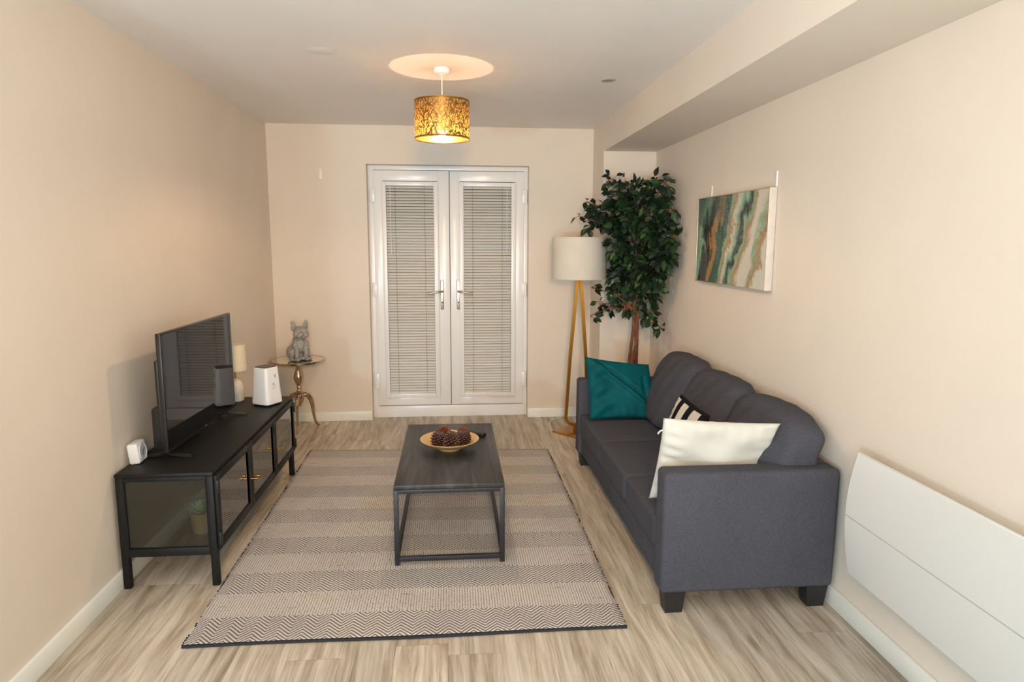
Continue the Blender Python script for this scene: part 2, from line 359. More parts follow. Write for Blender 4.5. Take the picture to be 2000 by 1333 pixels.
M_SLAT = simple('blind_slat_beige', (.66, .655, .61), .38, var=.02, scale=8)
M_CORD = simple('blind_cord', (.16, .14, .12), .7)
def door_leaf(name, x0, x1, bx0, bx1, gx0, gx1, hinge_left, label, blabel):
    z0, z1 = .104, 2.062
    d = thing(name, ((x0 + x1) / 2, YD, z0), label, 'door', kind='structure')
    o = Vector(d.location)
    lx = lambda x: x - o.x
    mb = MB(); Y0, Y1 = 0.0, .055
    bz0, bz1 = .172 - z0, 1.978 - z0; H = z1 - z0
    mb.box(lx(x0), lx(bx0), Y0, Y1, 0, H, .004); mb.box(lx(bx1), lx(x1), Y0, Y1, 0, H, .004)
    mb.box(lx(bx0) - .002, lx(bx1) + .002, Y0 + .0002, Y1, 0, bz0, .004); mb.box(lx(bx0) - .002, lx(bx1) + .002, Y0 + .0002, Y1, bz1, H, .004)
    part('door_panel', mb, M_UPVC, d)
    part('window_pane', MB().box(lx(bx0), lx(bx1), .030, .036, bz0, bz1), M_WINDOW, d)
    # lever handle on a long backplate
    side = 1 if hinge_left else -1
    hx = lx(x1 if hinge_left else x0) - side * .066
    hm = MB(); hm.box(hx - .014, hx + .014, -.010, 0, .925 - z0, 1.172 - z0, .005, seg=3)
    h = part('door_handle', hm, M_CHROME, d, 'brushed metal lever handle')
    lv = MB(); zc = 1.078 - z0
    lv.tube([(hx, -.008, zc), (hx, -.05, zc), (hx - side * .012, -.058, zc), (hx - side * .06, -.060, zc - .006), (hx - side * .120, -.056, zc - .016)], [.011, .010, .010, .0085, .0075], 14)
    l = part('lever', lv, M_CHROME, h)
    km = MB(); km.lathe([(0, -.002), (.005, -.002), (.006, 0)], 16, M=T4(hx, -.010, .985 - z0) @ R4('X', PI / 2)); part('lock_cylinder', km, M_CHROME, h)
    # hinges
    for za, zb_ in ((1.806, 1.916), (1.035, 1.15), (.254, .386)):
        e = lx(x0) if hinge_left else lx(x1)
        hg = MB(); hg.box(e - .016, e + .016, -.012, 0, za - z0, zb_ - z0, .004)
        hg.lathe([(.0075, 0), (.0075, zb_ - za)], 12, (e + (-.018 if hinge_left else .018), -.004, za - z0))
        part('hinge', hg, M_UPVC, d)
    # clip-in venetian blind
    b = thing('venetian_blind', ((gx0 + gx1) / 2, YD - .003, .2), blabel, 'blind', 'clip-in blinds on the glazed doors')
    bo = Vector(b.location); ax = lambda x: x - bo.x
    fm = MB(); a0, a1 = bx0 - .003, bx1 + .003; t0, t1 = .176 - .2, 1.972 - .2; g0, g1 = .212 - .2, 1.938 - .2
    fm.box(ax(a0), ax(gx0), -.022, .003, t0, t1, .003); fm.box(ax(gx1), ax(a1), -.022, .003, t0, t1, .003)
    fm.box(ax(gx0), ax(gx1), -.022, .003, t0, g0, .003); fm.box(ax(gx0), ax(gx1), -.022, .003, g1, t1, .003)
    fm.box(-.012, .012, -.026, -.021, t0 + .012, t0 + .018, .001)
    part('blind_frame', fm, M_UPVC, b)
    sm = MB(); N = 74; rnd = random.Random(5 + int(hinge_left)); pitch = (g1 - g0) / N
    for i in range(N):
        zc = g0 + (i + .5) * pitch; tilt = math.radians(60 + rnd.uniform(-3, 3)); sk = rnd.uniform(-.0010, .0010); ww = .0118
        vs = []; K = 5
        for k in range(K):
            q = -1 + 2 * k / (K - 1); cy = q * ww * math.cos(tilt); cz = q * ww * math.sin(tilt); bow = .0022 * (1 - q * q)
            yy = -.0075 + cy - bow * math.sin(tilt); zz = zc + cz + bow * math.cos(tilt)
            vs += [(ax(gx0) + .001, yy, zz - sk), (ax(gx1) - .001, yy, zz + sk)]
        fs = [(2 * k, 2 * k + 1, 2 * k + 3, 2 * k + 2) for k in range(K - 1)]
        sm.add(vs, fs, True)
    so = sm.build('slats', M_SLAT, fix=False); so.parent = b
    for cx in (.19, .81):
        x = ax(gx0) + (gx1 - gx0) * cx
        part('ladder_cord', MB().box(x - .0011, x + .0011, -.0195, -.0180, g0, g1), M_CORD, b)
    wx = ax(gx0) + .035 if hinge_left else ax(gx1) - .035
    part('tilt_wand', MB().tube([(wx, -.022, g1 - .005), (wx, -.024, g1 - .55)], .0028, 8), M_WPLAS, b)
    return d
door_leaf('door_1', -.640, -.024, -.565, -.118, -.535, -.152, True, 'left leaf of the white glazed double doors', 'white venetian blind on the left door leaf, tilt wand at its left')
door_leaf('door_2', -.020, .596, .060, .520, .093, .487, False, 'right leaf of the white glazed double doors', 'white venetian blind on the right door leaf, tilt wand at its right')

# ------------------------------------------------------------------ rug
def rug():
    c = [(-1.012, 2.362), (.664, 2.352), (.672, 4.600), (-1.025, 4.705)]
    NX, NY = 60, 90; vs = []; uv = []; rnd = random.Random(3)
    top = []
    for j in range(NY + 1):
        b = j / NY
        for i in range(NX + 1):
            a = i / NX
            x = (1 - b) * ((1 - a) * c[0][0] + a * c[1][0]) + b * ((1 - a) * c[3][0] + a * c[2][0])
            y = (1 - b) * ((1 - a) * c[0][1] + a * c[1][1]) + b * ((1 - a) * c[3][1] + a * c[2][1])
            if i in (0, NX): x += .004 * math.sin(b * 40) + rnd.uniform(-.002, .002)
            if j == 0: y += .004 * math.sin(a * 9)
            edge = 0 if (i in (0, NX) or j in (0, NY)) else 1
            z = .0085 + .0012 * math.sin(a * 17 + b * 5) * math.sin(b * 13) * edge
            vs.append((x, y, z)); uv.append((a * 1.68, b * 2.333))
    n = len(vs); fs = []; W = NX + 1
    for j in range(NY):
        for i in range(NX): fs.append((j * W + i, j * W + i + 1, (j + 1) * W + i + 1, (j + 1) * W + i))
    loop = [i for i in range(W)] + [j * W + NX for j in range(1, NY + 1)] + [NY * W + i for i in range(NX - 1, -1, -1)] + [j * W for j in range(NY - 1, 0, -1)]
    bot = {}
    for k in loop:
        bot[k] = len(vs); vs.append((vs[k][0], vs[k][1], .0005)); uv.append(uv[k])
    for a, b in zip(loop, loop[1:] + loop[:1]): fs.append((b, a, bot[a], bot[b]))
    me = bpy.data.meshes.new('rug'); me.from_pydata(vs, [], fs); me.materials.append(M_RUG)
    ul = me.uv_layers.new(name='UVMap')
    for p in me.polygons:
        p.use_smooth = True
        for li in p.loop_indices: ul.data[li].uv = uv[me.loops[li].vertex_index]
    o = bpy.data.objects.new('woven_rug', me); C.objects.link(o)
    tag(o, 'cream and black flatweave rug with chevron bands on the floor', 'rug')
    o['category'] = 'rug'
    # overcast edges
    M_SEL = simple('selvedge_yarn', (.02, .02, .028), .9)
    for side in (0, 1):
        mb = MB(); rr = random.Random(9 + side)
        k = 150
        for i in range(k):
            b = (i + .5) / k
            if rr.random() < .38: continue
            a = c[0] if side == 0 else c[1]; d = c[3] if side == 0 else c[2]
            x = a[0] * (1 - b) + d[0] * b; y = a[1] * (1 - b) + d[1] * b
            mb.ell((x + rr.uniform(-.002, .002), y, .006), (.0045, rr.uniform(.003, .006), .0045), nu=8, nv=5)
        e = mb.build('edge_stitching', M_SEL); e.parent = o; e['label'] = 'dark overcast edge yarn'; e['kind'] = 'stuff'
    mb = MB(); mb.tube([(c[0][0] + (c[1][0] - c[0][0]) * i / 40, c[0][1] + (c[1][1] - c[0][1]) * i / 40 + .004 * math.sin(i / 40 * 9) - .002, .0055) for i in range(41)], .0050, 8)
    e = mb.build('edge_binding', M_SEL); e.parent = o; e['label'] = 'black bound end of the rug'
rug()

# ------------------------------------------------------------------ coffee table
def coffee_table():
    x0, x1, y0, y1, H, s = -.279, .2296, 2.915, 3.941, .3955, .022
    t = thing('coffee_table', ((x0 + x1) / 2, (y0 + y1) / 2, .010), 'low rectangular black coffee table with open metal frame on the rug', 'coffee table')
    o = Vector(t.location); X0, X1, Y0, Y1 = x0 - o.x, x1 - o.x, y0 - o.y, y1 - o.y; h = H - o.z
    part('tabletop', MB().box(X0 + .002, X1 - .002, Y0 + .002, Y1 - .002, h - .021, h, .002), M_BWOOD, t)
    for sx in (0, 1):
        for sy in (0, 1):
            a = X0 if sx == 0 else X1 - s; b = Y0 if sy == 0 else Y1 - s
            part('leg', MB().box(a, a + s, b, b + s, 0, h - .0215, .0015), M_BLACKT, t)
    q = s - .002
    for (a0, a1, b0, b1) in ((X0 + s, X1 - s, Y0, Y0 + q), (X0 + s, X1 - s, Y1 - q, Y1), (X0, X0 + q, Y0 + s, Y1 - s), (X1 - q, X1, Y0 + s, Y1 - s)):
        part('lower_rail', MB().box(a0, a1, b0, b1, .018, .018 + s, .0015), M_BLACKT, t)
    for (a0, a1, b0, b1) in ((X0 + s, X1 - s, Y0, Y0 + q), (X0 + s, X1 - s, Y1 - q, Y1), (X0, X0 + q, Y0 + s, Y1 - s), (X1 - q, X1, Y0 + s, Y1 - s)):
        part('upper_rail', MB().box(a0, a1, b0, b1, h - .039, h - .0215, .0015), M_BLACKT, t)
coffee_table()

def bowl():
    t = NT('hammered_gold'); v = t.coord(); vo = t.node('ShaderNodeTexVoronoi'); t.link(v, vo.inputs[0]); vo.inputs['Scale'].default_value = 70
    t.set(col=(.86, .60, .27), metal=.5, rough=.36); t.bump(vo.outputs[0], .35, .004)
    mb = MB()
    prof = [(0, 0), (.058, 0), (.062, .004), (.064, .010), (.070, .014), (.105, .026), (.138, .044), (.154, .0545), (.157, .0565), (.155, .0585), (.150, .0575), (.130, .046), (.095, .030), (.06, .020), (0, .018)]
    mb.lathe(prof, 72)
    o = mb.build('bowl', t.m); o.location = (-.025, 3.448, .3957)
    tag(o, 'shallow gold bowl holding pine cones on the coffee table', 'bowl')
bowl()
def cone_mesh(col, tip, seed):
    mb = MB(); r = random.Random(seed); N = 95; H = .072
    mb.ell((0, 0, H * .48), (.017, .017, H * .46), nu=12, nv=8)
    for i in range(N):
        f = (i + .5) / N; a = i * 2.39996; z = H * (.05 + .9 * f); rad = .034 * math.sin(PI * (.16 + .80 * f)) ** .75
        L = rad; el = math.radians(-8 + 62 * f); wd = .0085 * (1 - .35 * f)
        d = Vector((math.cos(a), math.sin(a), 0)); s_ = Vector((-math.sin(a), math.cos(a), 0)); u = d * math.cos(el) + Vector((0, 0, 1)) * math.sin(el); nn = u.cross(s_)
        b0 = Vector((0, 0, z - .012)) + d * .008; e = b0 + u * L * .92
        th = .0016
        vs = [b0 - s_ * wd * .35, b0 + s_ * wd * .35, e + s_ * wd * .95 - u * .006, e + u * .002, e - s_ * wd * .95 - u * .006]
        vv = [p + nn * th for p in vs] + [p - nn * th for p in vs]
        mb.add(vv, [(0, 1, 2, 3, 4), (9, 8, 7, 6, 5)] + [(k, (k + 1) % 5 + 0, (k + 1) % 5 + 5, k + 5)[::-1] for k in range(5)], False)
        tp = e - nn * .001
        mb.ell(tp, (.0026, .0026, .0022), nu=6, nv=4, mi=1)
    return mb
def cone_mats(name, col, tip):
    return [simple(name, col, .6, var=.35, scale=90), simple(name + '_tips', tip, .5, var=.25, scale=120)]
DK = cone_mats('dark_cone', (.075, .028, .020), (.26, .15, .12)); RD = cone_mats('rust_cone', (.19, .055, .022), (.26, .08, .03)); FR = cone_mats('frosted_cone', (.10, .045, .03), (.72, .62, .55))
cones = [(DK, (-.090, 3.442, .432), (12, 8, 10), 1.06, 'dark pine cone at the left of the gold bowl'),
         (RD, (-.042, 3.505, .440), (-28, 5, 70), 1.0, 'rust brown pine cone at the back of the gold bowl, left of centre'),
         (DK, (-.020, 3.405, .430), (8, -5, 140), 1.12, 'large dark pine cone at the front of the gold bowl'),
         (RD, (.040, 3.510, .440), (-25, -12, 200), .95, 'rust brown pine cone at the back right of the gold bowl'),
         (DK, (.052, 3.442, .436), (5, 12, 260), 1.05, 'dark pine cone at the right of the gold bowl'),
         (FR, (.020, 3.465, .424), (30, 20, 30), .75, 'small frosted pine cone wedged in the middle of the gold bowl')]
for i, (mm, loc, rot, s, lab) in enumerate(cones):
    o = cone_mesh(None, None, i).build('pine_cone', mm, fix=False); o.location = loc; o.rotation_euler = Euler([math.radians(a) for a in rot]); o.scale = (s,) * 3
    tag(o, lab, 'pine cone', 'pine cones in the gold bowl')
def remote():
    t = thing('remote_control', (.112, 3.70, .3958), 'black remote control lying behind the gold bowl on the coffee table', 'remote control', rz=math.radians(-38))
    part('casing', MB().box(-.075, .075, -.021, .021, 0, .019, .006, seg=3), M_BPLAS, t)
    mb = MB()
    for i in range(6):
        for j in range(3): mb.box(-.06 + i * .018, -.05 + i * .018, -.013 + j * .010, -.006 + j * .010, .0188, .0205, .001)
    part('buttons', mb, simple('grey_rubber', (.12, .12, .12), .6), t)
remote()

# ------------------------------------------------------------------ tv cabinet
def tv_cabinet():
    x0, x1, y0, y1, H = -1.428, -1.0285, 2.8156, 4.2302, .5172
    zb = .145; p = .030
    t = thing('tv_cabinet', ((x0 + x1) / 2, (y0 + y1) / 2, 0), 'long low black metal television cabinet with glass doors and sides', 'cabinet')
    o = Vector(t.location); X0, X1, Y0, Y1 = x0 - o.x, x1 - o.x, y0 - o.y, y1 - o.y
    part('cabinet_top', MB().box(X0 - .001, X1 + .001, Y0 - .001, Y1 + .001, H - .018, H, .003), M_BLACK, t)
    part('cabinet_floor', MB().box(X0 + .004, X1 - .004, Y0 + .004, Y1 - .004, zb, zb + .018, .002), M_BLACK, t)
    part('back_panel', MB().box(X0 + .002, X0 + .010, Y0 + p, Y1 - p, zb + .018, H - .018), M_BLACK, t)
    for a in (X0, X1 - p):
        for b in (Y0, Y1 - p):
            part('leg', MB().box(a, a + p, b, b + p, 0, H - .018, .004), M_BLACK, t)
    for b in (Y0, Y1 - .020):
        mb = MB(); mb.box(X0 + p, X1 - p, b, b + .020, zb, zb + .036, .002); mb.box(X0 + p, X1 - p, b, b + .020, H - .036, H - .018, .002); mb.box(X0 + p, X0 + p + .005, b + .001, b + .019, zb + .01, H - .02); mb.box(X1 - p - .005, X1 - p, b + .001, b + .019, zb + .01, H - .02)
        f = part('side_frame', mb, M_BLACK, t)
        part('side_pane', MB().box(X0 + p, X1 - p, b + .008, b + .012, zb + .036, H - .036), M_GLASSD, f)
    mb = MB(); mb.box(X1 - .022, X1 - .001, Y0 + p, Y1 - p, zb, zb + .020, .002); mb.box(X1 - .022, X1 - .001, Y0 + p, Y1 - p, H - .030, H - .018, .002)
    part('front_rail', mb, M_BLACK, t)
    # three glazed doors
    z0, z1 = zb + .024, H - .020
    edges = [(y0 + .012, 3.298), (3.303, 3.755), (3.760, y1 - .012)]
    for k, (a, b) in enumerate(edges):
        a -= o.y; b -= o.y; q = .036
        mb = MB(); xf0, xf1 = X1 - .001, X1 + .013
        mb.box(xf0, xf1, a, a + q, z0, z1, .002); mb.box(xf0, xf1, b - q, b, z0, z1, .002); mb.box(xf0, xf1, a + q, b - q, z0, z0 + q * .9, .002); mb.box(xf0, xf1, a + q, b - q, z1 - q * .9, z1, .002)
        d = part('cabinet_door', mb, M_BLACK, t)
        part('door_pane', MB().box(X1 + .004, X1 + .007, a + q, b - q, z0 + q * .9, z1 - q * .9), M_GLASS, d)
        ky = (b - .018) if k == 0 else (a + .018)
        kn = MB(); kn.lathe([(0, 0), (.0045, 0), (.0045, .022), (.0075, .024), (.0075, .036), (0, .037)], 16, M=T4(X1 + .013, ky, .318) @ R4('Y', PI / 2))
        kk = part('knob', kn, M_GOLDM, d, 'small brass knob'); 
        hy = a + .002 if k == 0 else b - .002
        for hz in (z0 + .045, z1 - .05):
            hb = MB(); hb.box(X1 + .010, X1 + .018, hy - .008, hy + .008, hz - .030, hz + .030, .002)
            hb.lathe([(.006, -.030), (.006, .030)], 10, (X1 + .016, hy, hz))
            part('hinge', hb, M_BPLAS, d)
    for yy in (3.3005, 3.7575):
        part('divider', MB().box(X1 - .024, X1 - .001, yy - o.y - .012, yy - o.y + .012, zb + .018, H - .018, .002), M_BLACK, t)
tv_cabinet()
def cab_contents():
    M_POT = simple('gold_pot', (.70, .52, .22), .33, .7, scale=30)
    t = thing('succulent_plant', (-1.165, 3.02, .1632), 'pale green succulent in a gold pot inside the black cabinet', 'potted plant')
    part('pot', MB().lathe([(0, 0), (.034, 0), (.038, .004), (.046, .096), (.048, .098), (.044, .100), (.040, .090), (0, .088)], 36), M_POT, t)
    mb = MB(); r = random.Random(4)
    for k in range(42):
        a = k * 2.4; el = math.radians(10 + 70 * k / 42); L = .062 - .03 * k / 42; wd = .012
        d = Vector((math.cos(a) * math.cos(el), math.sin(a) * math.cos(el), math.sin(el))); s_ = Vector((-math.sin(a), math.cos(a), 0)); n = d.cross(s_)
        b = Vector((0, 0, .092 + .012 * k / 42))
        pts = [(0, .45), (.35, .9), (.7, 1), (.92, .6), (1, .05)]; vs = []
        for f, ww in pts:
            p = b + d * L * f + Vector((0, 0, .012 * f * f))
            vs += [p - s_ * wd * ww, p - n * .003 * ww, p + s_ * wd * ww, p + n * .004 * ww]
        fs = []
        for q in range(4):
            for j in range(4): fs.append((q * 4 + j, q * 4 + (j + 1) % 4, (q + 1) * 4 + (j + 1) % 4, (q + 1) * 4 + j))
        fs.append((16, 17, 18, 19)); mb.add(vs, fs, True)
    part('rosette', mb, simple('succulent_green', (.30, .46, .28), .5, var=.25, scale=30), t)
    t = thing('wire_ornament', (-1.16, 3.23, .1632), 'round gold wire ball ornament inside the black cabinet', 'ornament')
    mb = MB(); R = .045
    for k in range(9):
        ax = Vector((math.sin(k * 1.3), math.cos(k * 2.1), math.sin(k * .7 + 1))).normalized(); q = ax.to_track_quat('Z', 'Y')
        mb.tube([Vector((0, 0, R + .115)) + q @ Vector((R * math.cos(2 * PI * i / 28), R * math.sin(2 * PI * i / 28), 0)) for i in range(29)], .0018, 6, caps=False)
    part('wire_ball', mb, M_GOLDM, t)
    part('stem', MB().lathe([(0, 0), (.035, 0), (.035, .004), (.006, .010), (.005, .11), (.012, .117)], 24), M_GOLDM, t)
    t = thing('candle_jar', (-1.20, 3.47, .1632), 'white candle jar with a wooden foot inside the black cabinet', 'candle jar')
    part('jar', MB().lathe([(0, .03), (.036, .03), (.040, .036), (.040, .105), (.036, .108), (.034, .10), (0, .098)], 32), M_WPLAS, t)
    part('foot', MB().lathe([(0, 0), (.046, 0), (.048, .012), (.036, .030), (0, .030)], 32), simple('light_wood', (.5, .30, .13), .5), t)
    t = thing('coiled_cable', (-1.20, 3.66, .1632), 'pale grey cable coiled on the floor of the black cabinet', 'cable')
    mb = MB(); mb.tube([(.055 * math.cos(i * .35) + .008 * math.sin(i * .1), .11 * math.sin(i * .35), .004 + .00055 * i) for i in range(70)], .0032, 8)
    part('wire', mb, simple('pale_cable', (.55, .58, .55), .5), t)
cab_contents()

# ------------------------------------------------------------------ television
def tv():
    N = Vector((-1.257, 2.973, .556)); th = .022; w, h = .864, .536
    t = thing('television', (N.x - .03, N.y + w / 2, .5175), 'flat black television standing on the black cabinet', 'television', rz=-th)
    o = Vector(t.location)
    # local: +x towards the room, +y along the cabinet
    zb = N.z - o.z; Y0, Y1 = -w / 2, w / 2; X1 = .030
    lean = R4('Y', math.radians(-.6))
    t_s = NT('tv_screen'); t_s.set(col=(.006, .006, .008), rough=.03, spec=.5, ior=1.38)
    c = MB(); c.box(X1 - .022, X1, Y0, Y1, zb, zb + h, .002); part('screen_frame', c, simple('dark_bronze_bezel', (.028, .025, .025), .30, .3), t)
    part('screen', MB().box(X1 - .001, X1 + .0008, Y0 + .008, Y1 - .008, zb + .016, zb + h - .008), t_s.m, t, 'glossy black screen')
    c = MB(); c.box(X1 - .075, X1 - .022, Y0 + .02, Y1 - .02, zb + .010, zb + .20, .012); c.box(X1 - .045, X1 - .022, Y0 + .015, Y1 - .015, zb + .015, zb + h - .12, .01)
    part('rear_housing', c, M_BPLAS, t)
    for y in (Y0 + .07, Y1 - .07):
        f = MB(); s = 1
        f.bar([(X1 - .040, y, zb + .02), (X1 - .040, y, .030), (X1 - .015, y, .012), (X1 + .075, y + (.015 if y > 0 else -.01), .0045)], .022, .009, (0, 1, 0))
        f.bar([(X1 - .040, y, .030), (X1 - .070, y, .012), (X1 - .125, y, .0045)], .022, .009, (0, 1, 0))
        part('foot', f, M_BPLAS, t)
    lg = MB(); lg.box(X1, X1 + .001, -.012, .012, zb + .005, zb + .010); part('logo_mark', lg, simple('grey_print', (.2, .2, .2), .4), t)
tv()

# ------------------------------------------------------------------ router, clock, small lamp on the cabinet
def router():
    t = thing('router', (-1.122, 4.026, .5175), 'white tapered wireless router with a black top on the cabinet beside the television', 'router', rz=math.radians(60.5))
    K = 1.14
    def shell(zs, mat, name, exp=7):
        mb = MB(); n = 48; vs = []; fs = []
        for (hw, z) in zs:
            for i in range(n):
                a = 2 * PI * i / n + PI / n; c, s = math.cos(a), math.sin(a); r = hw / (abs(c) ** exp + abs(s) ** exp) ** (1 / exp)
                vs.append((r * c * K, r * s * K, z * K))
        for j in range(len(zs) - 1):
            for i in range(n): fs.append((j * n + i, j * n + (i + 1) % n, (j + 1) * n + (i + 1) % n, (j + 1) * n + i))
        fs.append(tuple(range(n))[::-1]); fs.append(tuple((len(zs) - 1) * n + i for i in range(n)))
        mb.add(vs, fs, True); return part(name, mb, mat, t)
    shell([(.050, 0), (.054, .003), (.054, .009)], M_BPLAS, 'base')
    shell([(.057, .009), (.0585, .012), (.0585, .016), (.0465, .196), (.0455, .200), (.044, .2015)], M_WPLAS, 'casing')
    shell([(.0435, .2012), (.0425, .204), (.036, .2045)], simple('router_top', (.035, .033, .035), .3), 'top_cover')
    # printed marks on the face turned to the right of the camera (local -y face)
    M_T = simple('teal_print', (.0, .30, .33), .5); M_K = simple('dark_print', (.09, .10, .11), .6)
    sl = (.0585 - .0465) / .18
    def fp(u, z): return Vector((u, -(.0585 - sl * (z - .016)) - .0006, z)) * K
    mb = MB()
    for zc in (.150, .1585):
        mb.tube([fp(.012 + .0042 * math.cos(2 * PI * i / 16), zc + .0042 * math.sin(2 * PI * i / 16)) for i in range(17)], .0013, 6, caps=False)
    part('teal_logo', mb, M_T, t, 'teal logo print')
    mb = MB()
    for seg in [[(-.006, .122), (-.004, .110), (.004, .110)], [(.001, .124), (.002, .100)], [(-.012, .104), (-.006, .104)], [(.004, .103), (.010, .104)], [(-.012, .096), (-.010, .088)], [(-.004, .094), (.010, .092)], [(-.010, .116), (-.012, .108)]]:
        mb.tube([fp(*p) for p in seg], .0007, 5)
    part('line_marks', mb, M_K, t, 'thin dark printed strokes')
    mb = MB(); mb.tube([fp(.010 + .003 * math.cos(2 * PI * i / 14), .030 + .0022 * math.sin(2 * PI * i / 14)) for i in range(15)], .0005, 5); part('maker_mark', mb, simple('pale_print', (.6, .6, .6), .5), t)
router()
def clock():
    t = thing('desk_clock', (-1.404, 2.985, .5175), 'small white cube clock with round dial at the near end of the cabinet', 'clock', rz=math.radians(3))
    # face looks to local +x
    L = R4('Y', math.radians(-6))
    mb = MB(); mb.box(-.020, .026, -.046, .046, 0, .092, .010, L, 4); part('casing', mb, M_WPLAS, t)
    F = T4(0, 0, 0) @ L @ T4(.0262, 0, .046) @ R4('Y', PI / 2)
    part('dial', MB().lathe([(0, .0002), (.033, .0002), (.033, .0012), (0, .0012)], 40, M=F), simple('pale_blue_dial', (.55, .62, .74), .3), t, 'pale blue-grey dial')
    part('bezel', MB().lathe([(.033, 0), (.0365, 0), (.0375, .0025), (.036, .004), (.033, .0025)], 40, M=F, closed=True), simple('clock_ring', (.70, .70, .70), .3), t)
    hd = MB(); hd.box(-.0016, .0016, -.018, .002, .0012, .0022, M=F @ R4('Z', 1.2)); hd.box(-.0014, .0014, -.002, .024, .0012, .0022, M=F @ R4('Z', .5))
    part('hands', hd, M_BPLAS, t)
clock()
def small_lamp():
    t = thing('table_lamp', (-1.333, 4.125, .5175), 'small cream table lamp half hidden behind the television', 'lamp')
    part('lamp_base', MB().lathe([(0, 0), (.040, 0), (.045, .005), (.047, .03), (.045, .085), (.040, .112), (.030, .128), (.012, .137), (.009, .142), (0, .142)], 36), simple('cream_ceramic', (.78, .74, .64), .3), t)
    part('lamp_neck', MB().lathe([(.007, .141), (.007, .20)], 12), M_GOLDM, t)
    part('lamp_shade', MB().lathe([(.070, .193), (.067, .352), (.065, .352), (.068, .193)], 44, closed=True), simple('cream_shade', (.80, .71, .55), .8), t)
small_lamp()

# ------------------------------------------------------------------ side table with bulldog figurine
M_SILV = simple('antique_gold_metal', (.52, .40, .28), .14, 1, var=.2, scale=25)
def side_table():
    cx, cy, H = -1.226, 5.292, .567
    t = thing('side_table', (cx, cy, 0), 'round mirrored side table on a turned gold pedestal with three curved feet', 'side table')
    part('tabletop', MB().lathe([(0, H - .016), (.19, H - .018), (.203, H - .018), (.208, H - .012), (.208, H - .003), (.205, H), (.199, H), (.198, H - .002)], 64), M_SILV, t)
    part('mirror', MB().lathe([(0, H - .006), (.198, H - .006), (.198, H - .0015), (0, H - .0015)], 64), M_MIRROR, t, 'mirrored glass inset')
    P = [(0, .185), (.012, .19), (.016, .205), (.030, .225), (.034, .245), (.034, .275), (.030, .285), (.022, .292), (.027, .300), (.027, .306), (.017, .315), (.013, .335), (.018, .345), (.013, .355), (.024, .375), (.036, .405), (.037, .425), (.030, .455), (.018, .490), (.012, .515), (.016, .522), (.020, .528), (.024, .535), (.024, .541), (.016, .546), (.030, .551), (0, .551)]
    part('pedestal', MB().lathe(P, 32), M_SILV, t)
    for k, a in enumerate((-88, 32, 152)):
        a = math.radians(a); d = Vector((math.cos(a), math.sin(a), 0))
        pts = [(.020, .265), (.045, .278), (.070, .268), (.092, .235), (.103, .190), (.108, .140), (.114, .090), (.124, .045), (.140, .018), (.158, .008)]
        rs = [.015, .019, .020, .019, .016, .013, .011, .0095, .009, .006]
        # smooth the leg
        part('leg', MB().tube([d * r + Vector((0, 0, z)) for r, z in pts], rs, 12, flat=.75), M_SILV, t)
side_table()
def dog():
    mb = MB()
    for s in (-1, 1):
        mb.ell((s * .052, .035, .060), (.040, .062, .056)); mb.ell((s * .036, -.052, .075), (.019, .020, .072)); mb.ell((s * .037, -.070, .014), (.022, .029, .015))
        mb.ell((s * .072, -.022, .013), (.020, .040, .014)); mb.ell((s * .024, -.090, .205), (.020, .018, .022))
        mb.ell((s * .040, -.035, .125), (.026, .030, .045))
        E = R4('Y', s * .22); mb.ell((s * .047, -.022, .283), (.021, .009, .040), E); mb.ell((s * .045, -.020, .262), (.024, .014, .026), E)
        mb.ell((s * .027, -.080, .238), (.011, .008, .009)); mb.ell((s * .036, -.060, .215), (.026, .030, .030))
    mb.ell((0, -.022, .125), (.055, .050, .068)); mb.ell((0, .030, .085), (.062, .072, .075)); mb.ell((0, -.005, .16), (.052, .052, .05)); mb.ell((0, -.020, .19), (.044, .042, .045))
    mb.ell((0, -.040, .232), (.056, .048, .046)); mb.ell((0, -.085, .214), (.030, .022, .020)); mb.ell((0, -.104, .222), (.011, .007, .008)); mb.ell((0, -.080, .190), (.024, .018, .010))
    mb.ell((0, .095, .035), (.016, .022, .016)); mb.ell((0, -.020, .02), (.045, .05, .02))
    t = NT('silver_mosaic'); v = t.coord(); vo = t.node('ShaderNodeTexVoronoi'); t.link(v, vo.inputs[0]); vo.inputs['Scale'].default_value = 230
    c = t.ramp(t.sep(vo.outputs['Color'])[0], [(0, (.22, .22, .225)), (.5, (.40, .40, .405)), (1, (.62, .61, .60))])
    t.set(col=c, metal=.45, rough=.42); t.bump(vo.outputs[0], .6, .004)
    o = mb.build('bulldog_figurine', t.m, fix=False)
    md = o.modifiers.new('remesh', 'REMESH'); md.mode = 'VOXEL'; md.voxel_size = .0035; md.use_smooth_shade = True
    sm = o.modifiers.new('smooth', 'SMOOTH'); sm.factor = .5; sm.iterations = 4
    o.location = (-1.205, 5.275, .5665); o.rotation_euler = (0, 0, math.radians(30)); o.scale = (.98, .98, .98)
    tag(o, 'silver mosaic sitting bulldog figurine on the round side table', 'figurine')
dog()

